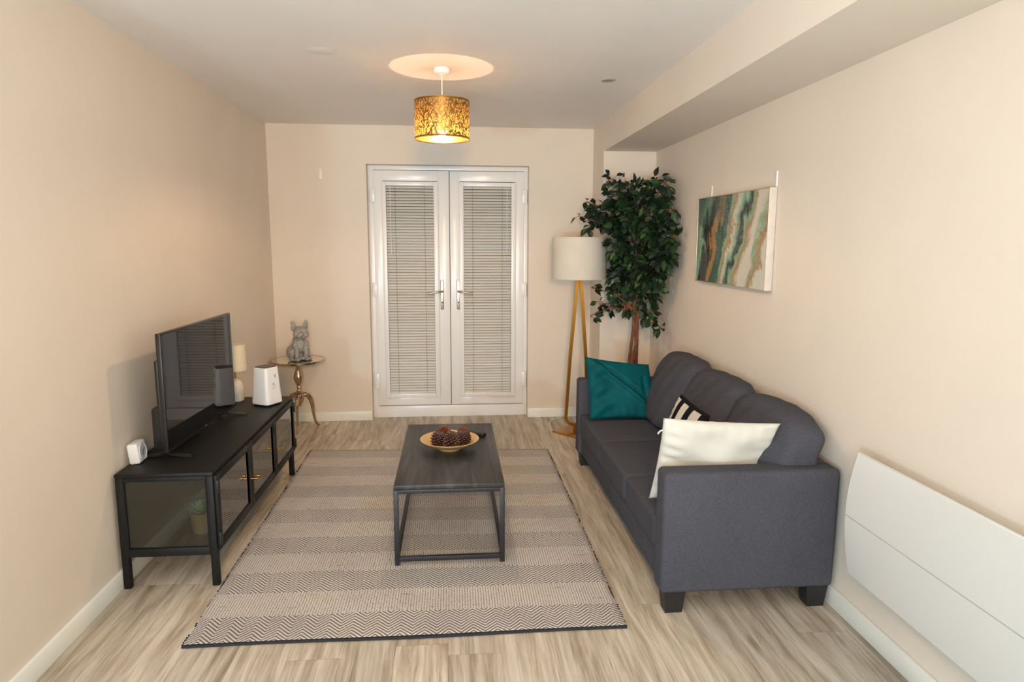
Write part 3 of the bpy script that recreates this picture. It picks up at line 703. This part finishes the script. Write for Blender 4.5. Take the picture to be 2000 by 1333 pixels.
# ------------------------------------------------------------------ floor lamp and its cable
def floor_lamp():
    cx, cy = .962, 5.03
    t = thing('floor_lamp', (cx, cy, 0), 'tall brass floor lamp with cream drum shade in the corner', 'lamp', rz=0)
    part('base_plate', MB().box(-.135, .135, -.135, .135, 0, .012, .002, R4('Z', math.radians(38))), M_GOLDP, t)
    part('stem', MB().box(-.018, .018, -.018, .018, .012, .062, .002, R4('Z', math.radians(38))), M_GOLDP, t)
    for s in (-1, 1):
        pts = [(s * .014, 0, 1.215), (s * .014, 0, 1.20), (s * .062, 0, .60), (s * .086, 0, .16), (s * .088, 0, .125), (s * .080, 0, .098), (s * .060, 0, .078), (s * .03, 0, .068), (0, 0, .065)]
        part('leg', MB().bar(pts, .040, .024, (0, 1, 0)), M_GOLDP, t)
    part('pole', MB().lathe([(.007, 1.195), (.007, 1.36)], 12), M_GOLDM, t)
    sh = MB(); sh.lathe([(.2085, 1.214), (.2065, 1.528), (.2045, 1.528), (.2065, 1.214)], 72, closed=True)
    s = part('lamp_shade', sh, M_LINEN, t, 'cream linen drum shade')
    rg = MB()
    for z in (1.219, 1.523):
        rg = MB(); rg.tube([(.2075 * math.cos(2 * PI * i / 60), .2075 * math.sin(2 * PI * i / 60), z) for i in range(61)], .0028, 6, caps=False)
        part('rim', rg, M_LINEN, s)
    sp = MB()
    for k in range(3): sp.tube([(0, 0, 1.36), (.205 * math.cos(k * 2.094), .205 * math.sin(k * 2.094), 1.36)], .0022, 6)
    part('shade_carrier', sp, M_GOLDM, s)
    mb = MB(); mb.ell((0, 0, 1.40), (.03, .03, .042)); part('bulb', mb, simple('opal_bulb', (.85, .85, .82), .3), t)
floor_lamp()
cb = MB()
P = [(.925, 5.49), (.860, 5.44), (.800, 5.34), (.783, 5.22), (.772, 5.10), (.80, 5.045), (.86, 4.99), (.93, 4.925), (1.02, 4.87), (1.12, 4.90), (1.20, 5.0)]
pts = []
for i in range(len(P) - 1):
    p0, p1, p2, p3 = P[max(i - 1, 0)], P[i], P[i + 1], P[min(i + 2, len(P) - 1)]
    for k in range(6):
        u = k / 6; q = [.5 * (2 * p1[a] + (p2[a] - p0[a]) * u + (2 * p0[a] - 5 * p1[a] + 4 * p2[a] - p3[a]) * u * u + (-p0[a] + 3 * p1[a] - 3 * p2[a] + p3[a]) * u ** 3) for a in (0, 1)]
        pts.append((q[0], q[1], .0042))
cb.tube(pts, .0040, 8)
cb.tube([(x + .012 + .02 * math.sin(i * .2), y - .022, .0042) for i, (x, y, z) in enumerate(pts[36:])], .0040, 8)
tag(cb.build('power_cable', M_WPLAS), 'white cable looped on the floor around the brass lamp base', 'cable')

# ------------------------------------------------------------------ artificial ficus
def ficus():
    px, py = 1.325, 4.765
    t = thing('potted_ficus', (px, py, 0), 'tall dark green artificial ficus tree behind the sofa', 'potted plant')
    n = NT('ficus_leaf'); v = n.coord(); nz = n.noise(v, 9, 3); rn = n.node('ShaderNodeNewGeometry')
    c = n.ramp(rn.outputs['Random Per Island'], [(0, (.005, .015, .008)), (.6, (.009, .028, .013)), (.88, (.022, .060, .018)), (.97, (.04, .10, .022)), (1, (.07, .14, .03))])
    n.set(col=c, rough=.42, spec=.35); M_LEAF = n.m
    bk = NT('ficus_bark'); nb = bk.noise(bk.map(bk.coord(), (30, 30, 8)), 1.5, 4, .7)
    bk.set(col=bk.ramp(nb.outputs[0], [(.35, (.10, .035, .016)), (.65, (.30, .125, .065))]), rough=.85); bk.bump(nb.outputs[0], .9, .01)
    L = lambda p: Vector(p) - Vector((px, py, 0))
    part('pot', MB().lathe([(0, 0), (.11, 0), (.115, .01), (.145, .25), (.150, .26), (.150, .275), (.138, .275), (.132, .24), (0, .24)], 40), simple('grey_pot', (.09, .09, .09), .6), t)
    part('soil', MB().lathe([(0, .252), (.07, .25), (.134, .244)], 24), simple('moss', (.06, .05, .025), .95, var=.5, scale=60, bump=.8), t)
    tr = MB()
    tr.tube([L(p) for p in [(1.345, 4.77, .24), (1.352, 4.77, .56), (1.350, 4.77, .80), (1.352, 4.77, 1.05), (1.335, 4.76, 1.25), (1.32, 4.74, 1.5), (1.30, 4.74, 1.75)]], [.018, .0155, .0165, .016, .015, .011, .007], 12)
    tr.tube([L(p) for p in [(1.280, 4.78, .24), (1.296, 4.79, .50), (1.308, 4.79, .64), (1.330, 4.785, .85), (1.322, 4.75, 1.05), (1.345, 4.74, 1.25), (1.37, 4.70, 1.55)]], [.013, .0115, .0115, .013, .014, .011, .007], 10)
    tr.tube([L(p) for p in [(1.300, 4.75, .55), (1.315, 4.745, .66), (1.350, 4.745, .80), (1.356, 4.75, 1.02), (1.31, 4.76, 1.2)]], [.008, .008, .009, .009, .006], 8)
    tr.tube([L(p) for p in [(1.292, 4.76, .525), (1.312, 4.75, .57), (1.345, 4.745, .72)]], [.014, .010, .006], 8)
    trunk = part('trunk', tr, bk.m, t)
    # x, y, z, radius, leaves
    CL = CLUSTERS
    rnd = random.Random(21); lf = MB(); br = MB()
    for (x, y, z, r, k) in CL:
        c = Vector((x, y, z)); hub = Vector((1.33, 4.75, min(max(z - .22, 1.0), 1.6)))
        mid = (hub + c) / 2 + Vector((rnd.uniform(-.03, .03), rnd.uniform(-.03, .03), .04))
        br.tube([L(hub), L(mid), L(c)], [.006, .0045, .0025], 6)
        for i in range(int(k * 1.45) if k > 15 else k):
            for _ in range(30):
                d = Vector((rnd.gauss(0, 1), rnd.gauss(0, 1), rnd.gauss(0, 1))).normalized(); q = c + Vector((d.x * r, d.y * r * .8, d.z * r)) * rnd.random() ** .40
                lim = 5.06 if q.x > 1.10 else 5.44
                if q.x < 1.505 and 4.36 < q.y < lim and (q - Vector((.962, 5.03, q.z))).length > (.25 if 1.18 < q.z < 1.56 else .12): break
            else: continue
            if r < .075:
                br.tube([L(c), L(q)], [.0018, .0012], 5)
            out = (d + Vector((0, -.25, -.55 + rnd.uniform(-.3, .5)))).normalized()
            nrm = (Vector((rnd.gauss(0, .5), -.75 + rnd.gauss(0, .4), .65 + rnd.gauss(0, .4)))).normalized()
            s_ = out.cross(nrm).normalized(); nrm = s_.cross(out).normalized(); ln = rnd.uniform(.050, .076); wd = ln * .28
            tip = q + out * ln
            if tip.x > 1.55 or (tip.x > 1.13 and tip.y > 5.10): out = Vector((-.4, -.6, -.6)).normalized(); s_ = out.cross(nrm).normalized(); nrm = s_.cross(out).normalized()
            vs = []; prof = [(0, .08), (.22, .82), (.45, 1.0), (.70, .66), (.88, .22), (1.0, .02)]
            for f, ww in prof:
                p = q + out * ln * f - nrm * .010 * f * f
                vs += [p - s_ * wd * ww + nrm * .004 * ww, p, p + s_ * wd * ww + nrm * .004 * ww]
            fs = []
            for a in range(len(prof) - 1):
                b = a * 3; fs += [(b, b + 1, b + 4, b + 3), (b + 1, b + 2, b + 5, b + 4)]
            lf.add([L(p) for p in vs], fs, True)
    part('branches', br, bk.m, t)
    o = lf.build('foliage', M_LEAF, fix=False); o.parent = t
CLUSTERS = [(1.292, 4.75, 1.504, 0.190, 170), (1.370, 4.65, 1.647, 0.160, 120), (1.418, 4.52, 1.557, 0.110, 80), (1.451, 4.47, 1.401, 0.090, 60), (1.245, 4.88, 1.672, 0.140, 110), (1.317, 4.75, 1.284, 0.160, 120), (1.410, 4.58, 1.291, 0.130, 90), (1.185, 5.00, 1.694, 0.100, 60), (1.112, 5.10, 1.729, 0.070, 34), (1.162, 5.10, 1.621, 0.070, 30), (1.212, 4.92, 1.822, 0.090, 50), (1.315, 4.80, 1.797, 0.120, 90), (1.392, 4.62, 1.804, 0.100, 70), (1.221, 4.92, 1.238, 0.100, 60), (1.204, 4.95, 1.390, 0.100, 50), (1.253, 4.85, 1.109, 0.080, 44), (1.386, 4.68, 1.122, 0.100, 60), (1.404, 4.65, 0.988, 0.055, 18), (1.293, 4.80, 1.018, 0.060, 20), (1.178, 4.95, 1.946, 0.060, 9), (1.257, 4.85, 1.919, 0.050, 10), (1.408, 4.66, 1.923, 0.065, 14), (1.442, 4.50, 1.889, 0.050, 11), (1.019, 5.10, 1.793, 0.050, 8), (0.966, 5.12, 1.690, 0.045, 8), (1.059, 5.14, 1.621, 0.055, 12), (1.056, 5.02, 1.147, 0.045, 7), (1.118, 4.98, 1.017, 0.050, 11), (1.045, 5.00, 0.932, 0.045, 8), (1.184, 4.92, 1.007, 0.055, 12), (1.463, 4.56, 0.895, 0.040, 9), (1.407, 4.60, 0.920, 0.040, 7), (1.468, 4.45, 1.709, 0.050, 10), (1.484, 4.42, 1.505, 0.050, 18)]
ficus()

# ------------------------------------------------------------------ sofa
def squircle_box(c, h, n=5.0, K=14, fn=None):
    """puffy box: cube grid pushed to a superellipsoid"""
    bm = bmesh.new(); bmesh.ops.create_cube(bm, size=2); bmesh.ops.subdivide_edges(bm, edges=bm.edges[:], cuts=K, use_grid_fill=True)
    for v in bm.verts:
        a = v.co; d = (abs(a.x) ** n + abs(a.y) ** n + abs(a.z) ** n) ** (1 / n); q = a / d
        p = Vector((q.x * h[0], q.y * h[1], q.z * h[2]))
        if fn: p = fn(p, q)
        v.co = p + Vector(c)
    return bm
def sofa():
    X0, X1, Y0, Y1 = .832, 1.545, 2.425, 4.325
    t = thing('sofa', ((X0 + X1) / 2, (Y0 + Y1) / 2, 0), 'charcoal grey three-seat sofa against the right wall', 'sofa')
    o = Vector(t.location); x0, x1, y0, y1 = X0 - o.x, X1 - o.x, Y0 - o.y, Y1 - o.y
    AH = .596; zb = .092; aw = .112
    part('seat_base', MB().box(x0 + .012, x1 - .02, y0 + aw - .01, y1 - aw + .01, zb, .245, .010, seg=3), M_SOFA, t)
    bf = MB(); bf.box(x1 - .13, x1 - .006, y0 + aw - .01, y1 - aw + .01, zb + .1, .600, .018, seg=4)
    part('back_frame', bf, M_SOFA, t)
    for a, b in ((y0, y0 + aw), (y1 - aw, y1)):
        part('armrest', MB().box(x0 - .012, x1, a, b, zb, AH, .020, seg=5), M_SOFA, t)
    for a in (x0 + .005, x1 - .105):
        for b in (y0 + .012, y1 - .085):
            mb = MB(); bm = bmesh.new(); bmesh.ops.create_cube(bm, size=1)
            for v in bm.verts:
                k = 1.0 if v.co.z > 0 else .78
                v.co = Vector((a + .045 + v.co.x * .09 * k, b + .0365 + v.co.y * .073 * k, (.047 + v.co.z * .094)))
            mb.bm(bm); part('leg', mb, simple('black_wood_leg', (.014, .014, .015), .5), t)
    # seat cushions
    ys = [y0 + aw, 3.03 - o.y, 3.60 - o.y, y1 - aw]
    for i in range(3):
        a, b = ys[i] - .001, ys[i + 1] + .001
        def fn(p, q):
            if q.z > 0: p.z += .012 * (1 - q.x ** 2) * (1 - q.y ** 2)
            return p
        mb = MB(); mb.bm(squircle_box(((x0 - .006 + x1 - .13) / 2, (a + b) / 2, .304), ((x1 - .13 - x0 + .012) / 2, (b - a) / 2, .066), 22, 22, fn), smooth=True)
        part('seat_cushion', mb, M_SOFA, t)
    # back cushions, slumped against the back
    BC = [(2.795, .305, .012, -.004), (3.372, .300, .006, .002), (3.930, .292, 0.0, .014)]
    for i, (yc, hw, dx, dz) in enumerate(BC):
        yc -= o.y
        def fn(p, q, i=i):
            f = (q.z + 1) / 2
            p.x *= 1.05 - .48 * f                              # thicker at the bottom
            p.x += .135 * f                                     # lean back
            if q.x < 0: p.x -= .030 * (1 - q.y ** 2) * (1 - q.z ** 2)
            if q.z > 0: p.z += .016 * (1 - q.y ** 2) - .012 * max(0, q.x) * q.z
            p.x += .004 * math.sin(q.z * 9 + q.y * 5 + i) + .003 * math.sin(q.y * 14 + q.z * 3)
            if i == 0 and q.y < 0: p.z -= .020 * q.y ** 2 * max(0, q.z)
            return p
        mb = MB(); mb.bm(squircle_box((1.318 - o.x + dx, yc, .572 + dz), (.128, hw, .205), 5.6, 22, fn), smooth=True)
        part('back_cushion', mb, M_SOFA, t)
sofa()

# ------------------------------------------------------------------ loose cushions
def pillow(name, cs, th, mat, label, pinch=.06, seed=0, N=36, folds=None, face=None):
    """cs = BL, BR, TR, TL corners; th = thickness"""
    BL, BR, TR, TL = [Vector(c) for c in cs]; ctr = (BL + BR + TR + TL) / 4
    nrm = ((BR - BL).cross(TL - BL)).normalized(); mb = MB(); vs = []; uv = []; idx = {}
    for side in (1, -1):
        for j in range(N + 1):
            for i in range(N + 1):
                u, v = -1 + 2 * i / N, -1 + 2 * j / N; bd = i in (0, N) or j in (0, N)
                if bd and side == -1: idx[(side, i, j)] = idx[(1, i, j)]; continue
                uu = u * (1 - pinch * (1 - v * v)); vv = v * (1 - pinch * (1 - u * u)); a, b = (uu + 1) / 2, (vv + 1) / 2
                p = BL * (1 - a) * (1 - b) + BR * a * (1 - b) + TR * a * b + TL * (1 - a) * b
                hgt = th * ((1 - u * u) * (1 - v * v)) ** .42
                if folds: hgt += folds(u, v) * (1 - u ** 8) * (1 - v ** 8)
                else: hgt += th * .05 * math.sin(5 * u + 3 * v + seed) * (1 - u * u) * (1 - v * v)
                # edge puckers
                e = max(abs(u), abs(v)); pk = math.sin(26 * (u if abs(v) > abs(u) else v) + seed) * .0022 * max(0, (e - .55) / .45) * (1 - abs(u * v) ** 4)
                p = p + nrm * (side * (hgt if side == 1 else hgt * .8) + (0 if bd else pk))
                idx[(side, i, j)] = len(vs); vs.append(p - ctr); uv.append(((u + 1) / 2, (v + 1) / 2))
    fs = []
    for side in (1, -1):
        for j in range(N):
            for i in range(N):
                q = [idx[(side, i, j)], idx[(side, i + 1, j)], idx[(side, i + 1, j + 1)], idx[(side, i, j + 1)]]
                fs.append(q if side == 1 else q[::-1])
    me = bpy.data.meshes.new(name); me.from_pydata(vs, [], fs); me.materials.append(mat)
    ul = me.uv_layers.new(name='UVMap')
    for p in me.polygons:
        p.use_smooth = True
        for li in p.loop_indices: ul.data[li].uv = uv[me.loops[li].vertex_index]
    o = bpy.data.objects.new(name, me); C.objects.link(o); o.location = ctr
    tag(o, label, 'cushion', 'loose cushions on the sofa'); return o
def tf(u, v):
    d = (u * .75 + v * .66); g = .024 * math.exp(-((d - .10 - .12 * u) / .09) ** 2) - .026 * math.exp(-((d - .22 - .12 * u) / .06) ** 2)
    g2 = .013 * math.sin(10 * (v + .45 * u * u)) * math.exp(-((u + .65) / .35) ** 2)
    return g + g2 - .018 * math.exp(-((u - .72) / .07) ** 2) * (v < .5)
pillow('throw_cushion', [(.850, 4.005, .385), (1.30, 3.985, .388), (1.272, 4.185, .700), (.842, 4.165, .760)], .052, M_TEAL, 'teal velvet cushion leaning on the far arm of the sofa', .045, 1, 48, tf)
def cf(u, v): return .008 * math.sin(6 * u - 4 * v * v + 1) * math.exp(-(u * u + v * v)) + .004 * math.sin(9 * v + 3 * u) + .006 * math.sin(24 * v + 5 * u) * math.exp(-((u + .85) / .18) ** 2) + .005 * math.sin(14 * v - 9 * u) * math.exp(-((v + .6) / .25) ** 2)
pc = pillow('throw_cushion', [(.842, 2.700, .388), (1.295, 2.690, .392), (1.356, 2.578, .748), (.858, 2.590, .778)], .050, M_CREAM, 'plain cream cushion leaning inside the near arm of the sofa', .035, 2, 44, cf)
zp = MB(); zp.tube([Vector(p) - pc.location for p in [(.866, 2.606, .724), (.850, 2.606, .718), (.842, 2.608, .706)]], .0035, 6); z = zp.build('zip_tassel', M_CREAM); z.parent = pc
def stripe_mat():
    t = NT('black_white_stripes'); u, v, _ = t.sep(t.coord('UV'))
    n = t.noise(t.coord('UV'), 3, 2); s = t.math('ADD', u, t.math('MULTIPLY', t.math('SUBTRACT', n.outputs[0], .5), .03))
    W_ = (.66, .63, .57); K_ = (.010, .010, .014)
    s = t.math('ADD', s, t.math('MULTIPLY', t.math('MULTIPLY', v, v), .06))
    c = t.ramp(s, [(0, K_), (.07, W_), (.24, K_), (.39, W_), (.56, K_), (.72, W_), (.92, K_)], 'CONSTANT')
    c = t.mix(t.math('GREATER_THAN', v, .955), c, K_)
    t.set(col=c, rough=.9, spec=.1); t.bump(t.noise(t.coord(), 500, 2).outputs[0], .2, .001); return t.m
pillow('throw_cushion', [(1.105, 3.37, .396), (1.105, 2.99, .396), (1.195, 2.93, .690), (1.195, 3.335, .702)], .050, stripe_mat(), 'black and white striped cushion propped behind the cream cushion', .04, 3, 36)

# ------------------------------------------------------------------ heater
def heater():
    y1, z0, z1 = 2.257, .243, .725; y0 = .95
    t = thing('wall_heater', (XR, (y0 + y1) / 2, z0), 'white flat panel heater on the right wall', 'heater')
    # curved front panel: deepest in the middle of its height
    mb = MB(); K = 24; H = z1 - z0; vs = []; zs = []
    def xf(f): return -.070 - .020 * (1 - (2 * f - 1) ** 2)
    for s in (0, 1):
        for k in range(K + 1):
            f = k / K; bulge = .020 * (1 - (2 * f - 1) ** 2)
            for yy in (y0, y1 + bulge):
                vs.append((xf(f) + (.012 if s else 0), yy - t.location.y, f * H))
    fs = []; M_ = 2 * (K + 1)
    for k in range(K):
        a = 2 * k
        fs += [(a, a + 1, a + 3, a + 2), (M_ + a + 1, M_ + a, M_ + a + 2, M_ + a + 3), (a + 1, M_ + a + 1, M_ + a + 3, a + 3), (M_ + a, a, a + 2, M_ + a + 2)]
    fs += [(0, M_, M_ + 1, 1), (2 * K, 2 * K + 1, M_ + 2 * K + 1, M_ + 2 * K)]
    mb.add(vs, fs, False)
    o = part('front_panel', mb, M_HEAT, t); bv = o.modifiers.new('bevel', 'BEVEL'); bv.width = .003; bv.segments = 2; bv.limit_method = 'ANGLE'; bv.angle_limit = math.radians(40)
    for p in o.data.polygons: p.use_smooth = True
    g = MB(); zg = .476 - z0; f = zg / H
    g.box(xf(f) - .0009, xf(f) + .003, y0 - t.location.y, y1 + .018 - t.location.y, zg - .0016, zg + .0016)
    part('groove', g, simple('groove_grey', (.46, .47, .45), .5), t)
    part('rear_casing', MB().box(-.060, -.016, y0 + .05 - t.location.y, y1 - .10 - t.location.y, .05, H - .05, .004), M_WPLAS, t)
    for yy in (y0 + .3, y1 - .35): part('wall_bracket', MB().box(-.017, -.001, yy - .03 - t.location.y, yy + .03 - t.location.y, .10, H - .10), M_CHROME, t)
heater()

# ------------------------------------------------------------------ painting
def painting():
    y0, y1, z0, z1 = 3.150, 4.095, 1.255, 1.760
    t = thing('painting', (XR, (y0 + y1) / 2, z0), 'abstract green, white and gold canvas in a thin frame above the sofa', 'painting')
    H = z1 - z0; a, b = y0 - t.location.y, y1 - t.location.y
    n = NT('poured_paint'); v = n.coord(); x, y, z = n.sep(v)
    # s runs from the far end (0) to the near end (1); h runs up
    s = n.math('DIVIDE', n.math('SUBTRACT', b, y), b - a); h = n.math('DIVIDE', z, H)
    vv = n.comb(n.math('MULTIPLY', s, 1.9), n.math('MULTIPLY', h, 1.0), .3)
    w1 = n.noise(n.map(vv, (1.6, 1.1, 1)), 1.2, 5, .6, .6); w2 = n.noise(n.map(vv, (6, 3, 1)), 1.5, 5, .65)
    q = n.math('ADD', s, n.math('MULTIPLY', n.math('SUBTRACT', w1.outputs[0], .5), .42)); q = n.math('ADD', q, n.math('MULTIPLY', n.math('SUBTRACT', w2.outputs[0], .5), .10))
    q = n.math('ADD', q, n.math('MULTIPLY', n.math('SUBTRACT', .5, h), .20))
    G1 = (.055, .13, .085); MINT = (.26, .43, .30); TEAL = (.035, .085, .07); BK = (.018, .022, .02); GO = (.36, .20, .07); WH = (.62, .62, .53); PK = (.66, .56, .47)
    c = n.ramp(q, [(.02, G1), (.10, MINT), (.15, BK), (.22, BK), (.25, GO), (.31, GO), (.34, TEAL), (.44, G1), (.47, MINT), (.52, GO), (.55, WH), (.60, MINT), (.64, TEAL), (.67, BK), (.70, MINT), (.75, GO), (.80, WH), (.88, PK), (.92, MINT), (.96, GO), (.99, WH)])
    dk = n.math('MULTIPLY', n.math('LESS_THAN', s, .52), n.math('GREATER_THAN', n.math('ADD', h, n.math('MULTIPLY', w2.outputs[0], .5)), .95))
    c = n.mix(n.math('MULTIPLY', dk, .55), c, TEAL)
    bl = n.noise(n.map(vv, (2.2, 3.0, 1), (0, 0, .5)), 1.6, 6, .7); c = n.mix(n.math('MULTIPLY', n.math('GREATER_THAN', bl.outputs[0], .62), n.math('GREATER_THAN', s, .55)), c, GO)
    sp = n.noise(n.map(v, (1, 190, 190)), 1.0, 2, .7); spm = n.noise(n.map(vv, (5, 1.2, 1)), 2.0, 3)
    sf = n.math('MULTIPLY', n.math('GREATER_THAN', sp.outputs[0], .60), n.math('GREATER_THAN', spm.outputs[0], .50)); c = n.mix(n.math('MULTIPLY', sf, .8), c, (.72, .70, .62))
    n.set(col=c, rough=.35, spec=.4); n.bump(w2.outputs[0], .2, .004)
    part('canvas', MB().box(-.036, -.004, a + .005, b - .005, .005, H - .005), n.m, t)
    fm = MB(); f = .0045
    fm.box(-.0385, -.002, b - f, b, 0, H, .0008); fm.box(-.0385, -.002, a, b, 0, f, .0008); fm.box(-.0385, -.002, a, b, H - f, H, .0008)
    fm.box(-.0385, -.002, a, a + f, 0, H, .0008)
    part('frame', fm, simple('champagne_frame', (.60, .50, .41), .3, .6), t)
    sd = MB(); sd.box(-.037, -.002, a - .0015, a - .0002, .002, H - .002, .0003); part('frame_side', sd, simple('white_frame_side', (.66, .60, .55), .4), t, 'white outer side of the frame')
    for yy, zz, w, l in ((3.972, 1.758, .012, .075), (3.160, 1.752, .016, .085)):
        sb = MB(); sb.box(XR - .007, XR - .0005, yy - w / 2, yy + w / 2, zz, zz + l, .002)
        tag(sb.build('hanging_strip', M_WPLAS), 'white hanging strip above the %s upper corner of the painting' % ('far' if yy > 3.5 else 'near'), 'hanging strip', 'strips holding the painting')
painting()
# ------------------------------------------------------------------ small wall and ceiling fittings
tag(MB().box(-1.058, -1.020, YB - .014, YB - .0005, 1.974, 2.066, .004).build('wall_sensor', M_WPLAS), 'small white sensor high on the end wall left of the doors', 'sensor')
dl = thing('ceiling_downlight', (.885, 3.87, CH), 'small recessed round downlight in the ceiling, switched off', 'light')
part('trim_ring', MB().lathe([(.030, -.001), (.044, -.001), (.046, -.004), (.040, -.007), (.031, -.004)], 40, closed=True), simple('downlight_ring', (.66, .62, .56), .3, .4), dl)
part('lens', MB().lathe([(0, -.0015), (.030, -.0015), (.030, -.004), (0, -.004)], 32), simple('dark_lens', (.30, .28, .25), .3), dl)
tag(MB().lathe([(0, 0), (.068, 0), (.070, -.0008), (.066, -.0015), (0, -.0015)], 48).build('blanking_plate', M_CEIL, origin=(0, 0, 0)), 'flat round painted blanking plate on the ceiling', 'cover plate').location = (-.62, 3.44, CH - .0003)

# ------------------------------------------------------------------ pendant lamp
def pendant():
    cx, cy = -.0485, 3.705
    t = thing('pendant_lamp', (cx, cy, CH), 'gold openwork drum pendant lamp hanging lit from the ceiling', 'lamp')
    z = lambda a: a - CH
    part('ceiling_rose', MB().lathe([(0, -.0005), (.043, -.0005), (.046, -.004), (.046, -.022), (.042, -.030), (.020, -.034), (.012, -.040), (0, -.040)], 40), M_WPLAS, t)
    part('flex', MB().tube([(0, 0, -.038), (0.001, 0, -.14), (0, 0, z(2.17))], .0032, 10), M_WPLAS, t)
    part('lamp_holder', MB().lathe([(0, z(2.172)), (.014, z(2.17)), (.018, z(2.155)), (.018, z(2.115)), (0, z(2.115))], 24), M_WPLAS, t)
    em = NT('lit_bulb'); em.set(col=(1, .9, .7), emc=(1.00, 0.66, 0.38), ems=BULB)
    mb = MB(); mb.lathe([(0, z(2.046)), (.010, z(2.048)), (.018, z(2.054)), (.0235, z(2.063)), (.025, z(2.072)), (.0245, z(2.078)), (0, z(2.079))], 28)
    bb = part('bulb', mb, em.m, t, 'glowing bulb')
    mb = MB(); mb.lathe([(0, z(2.0795)), (.0248, z(2.0785)), (.0250, z(2.084)), (.022, z(2.100)), (.015, z(2.115)), (0, z(2.116))], 28)  # opaque collar added to weaken the bulb's light on the ceiling
    part('bulb_light_block', mb, M_WPLAS, bb, 'white collar of the bulb')
    zt, zb, R = z(2.230), z(2.035), .147
    # branch openwork: gold film with a web of darker solid twigs
    n = NT('gold_openwork'); n.n.remove(n.b); v = n.coord('UV'); x, y, _ = n.sep(v)
    X = n.math('MULTIPLY', x, .924); Y = n.math('MULTIPLY', y, .195)        # metres on the drum
    mv = n.comb(X, Y); nz = n.noise(mv, 45, 3, .6); nz2 = n.noise(n.map(mv, (1, 1, 1), loc=(3, 7, 0)), 45, 3, .6)
    Xw = n.math('ADD', X, n.math('MULTIPLY', n.math('SUBTRACT', nz.outputs[0], .5), .016)); Yw = n.math('ADD', Y, n.math('MULTIPLY', n.math('SUBTRACT', nz2.outputs[0], .5), .016))
    vo = n.node('ShaderNodeTexVoronoi', feature='DISTANCE_TO_EDGE'); n.link(n.comb(n.math('MULTIPLY', Xw, 48), n.math('MULTIPLY', Yw, 22)), vo.inputs['Vector']); vo.inputs['Scale'].default_value = 1.0
    vo2 = n.node('ShaderNodeTexVoronoi', feature='DISTANCE_TO_EDGE'); n.link(n.comb(n.math('MULTIPLY', Xw, 130), n.math('MULTIPLY', Yw, 75)), vo2.inputs['Vector']); vo2.inputs['Scale'].default_value = 1.0
    line = n.math('MAXIMUM', n.math('LESS_THAN', vo.outputs[0], .065), n.math('LESS_THAN', vo2.outputs[0], .085))
    rim = n.math('MAXIMUM', n.math('LESS_THAN', y, .035), n.math('GREATER_THAN', y, .965)); solid = n.math('MAXIMUM', line, rim)
    gl = n.node('ShaderNodeBsdfPrincipled'); gl.inputs['Base Color'].default_value = (.30, .16, .05, 1); gl.inputs['Metallic'].default_value = .9; gl.inputs['Roughness'].default_value = .35
    tl = n.node('ShaderNodeBsdfTranslucent'); tl.inputs[0].default_value = (.42, .25, .07, 1)
    df = n.node('ShaderNodeBsdfPrincipled'); df.inputs['Base Color'].default_value = (.62, .38, .13, 1); df.inputs['Metallic'].default_value = .75; df.inputs['Roughness'].default_value = .38
    tp = n.node('ShaderNodeBsdfTransparent'); tp.inputs[0].default_value = (1, .86, .55, 1)
    m1 = n.node('ShaderNodeMixShader'); m1.inputs[0].default_value = .45; n.link(df.outputs[0], m1.inputs[1]); n.link(tl.outputs[0], m1.inputs[2])
    m2 = n.node('ShaderNodeMixShader'); m2.inputs[0].default_value = .34; n.link(m1.outputs[0], m2.inputs[1]); n.link(tp.outputs[0], m2.inputs[2])
    m3 = n.node('ShaderNodeMixShader'); n.link(solid, m3.inputs[0]); n.link(m2.outputs[0], m3.inputs[1]); n.link(gl.outputs[0], m3.inputs[2]); n.link(m3.outputs[0], n.out.inputs[0])
    NN = 96; vs = []; fs = []
    for i in range(NN):
        a = 2 * PI * i / NN
        for zz in (zb, zt): vs.append((R * math.cos(a), R * math.sin(a), zz))
    for i in range(NN): fs.append((2 * i, 2 * ((i + 1) % NN), 2 * ((i + 1) % NN) + 1, 2 * i + 1))
    me = bpy.data.meshes.new('lamp_shade'); me.from_pydata(vs, [], fs); me.materials.append(n.m); ul = me.uv_layers.new(name='UVMap')
    for k, p in enumerate(me.polygons):
        p.use_smooth = True
        for j, li in enumerate(p.loop_indices):
            ul.data[li].uv = ((k + (0, 1, 1, 0)[j]) / NN, (0, 0, 1, 1)[j])
    s = bpy.data.objects.new('lamp_shade', me); C.objects.link(s); s.parent = t; s['label'] = 'gold openwork drum shade'
    rg = MB()
    for zz in (zb, zt):
        rg = MB(); rg.tube([(R * math.cos(2 * PI * i / 72), R * math.sin(2 * PI * i / 72), zz) for i in range(73)], .0030, 8, caps=False)
        part('rim', rg, M_GOLDM, s)
    sp = MB()
    for k in range(3): sp.tube([(.018 * math.cos(k * 2.094 + .5), .018 * math.sin(k * 2.094 + .5), z(2.13)), (R * math.cos(k * 2.094 + .5), R * math.sin(k * 2.094 + .5), zt - .004)], .0018, 6)
    part('shade_carrier', sp, M_WPLAS, s)
pendant()
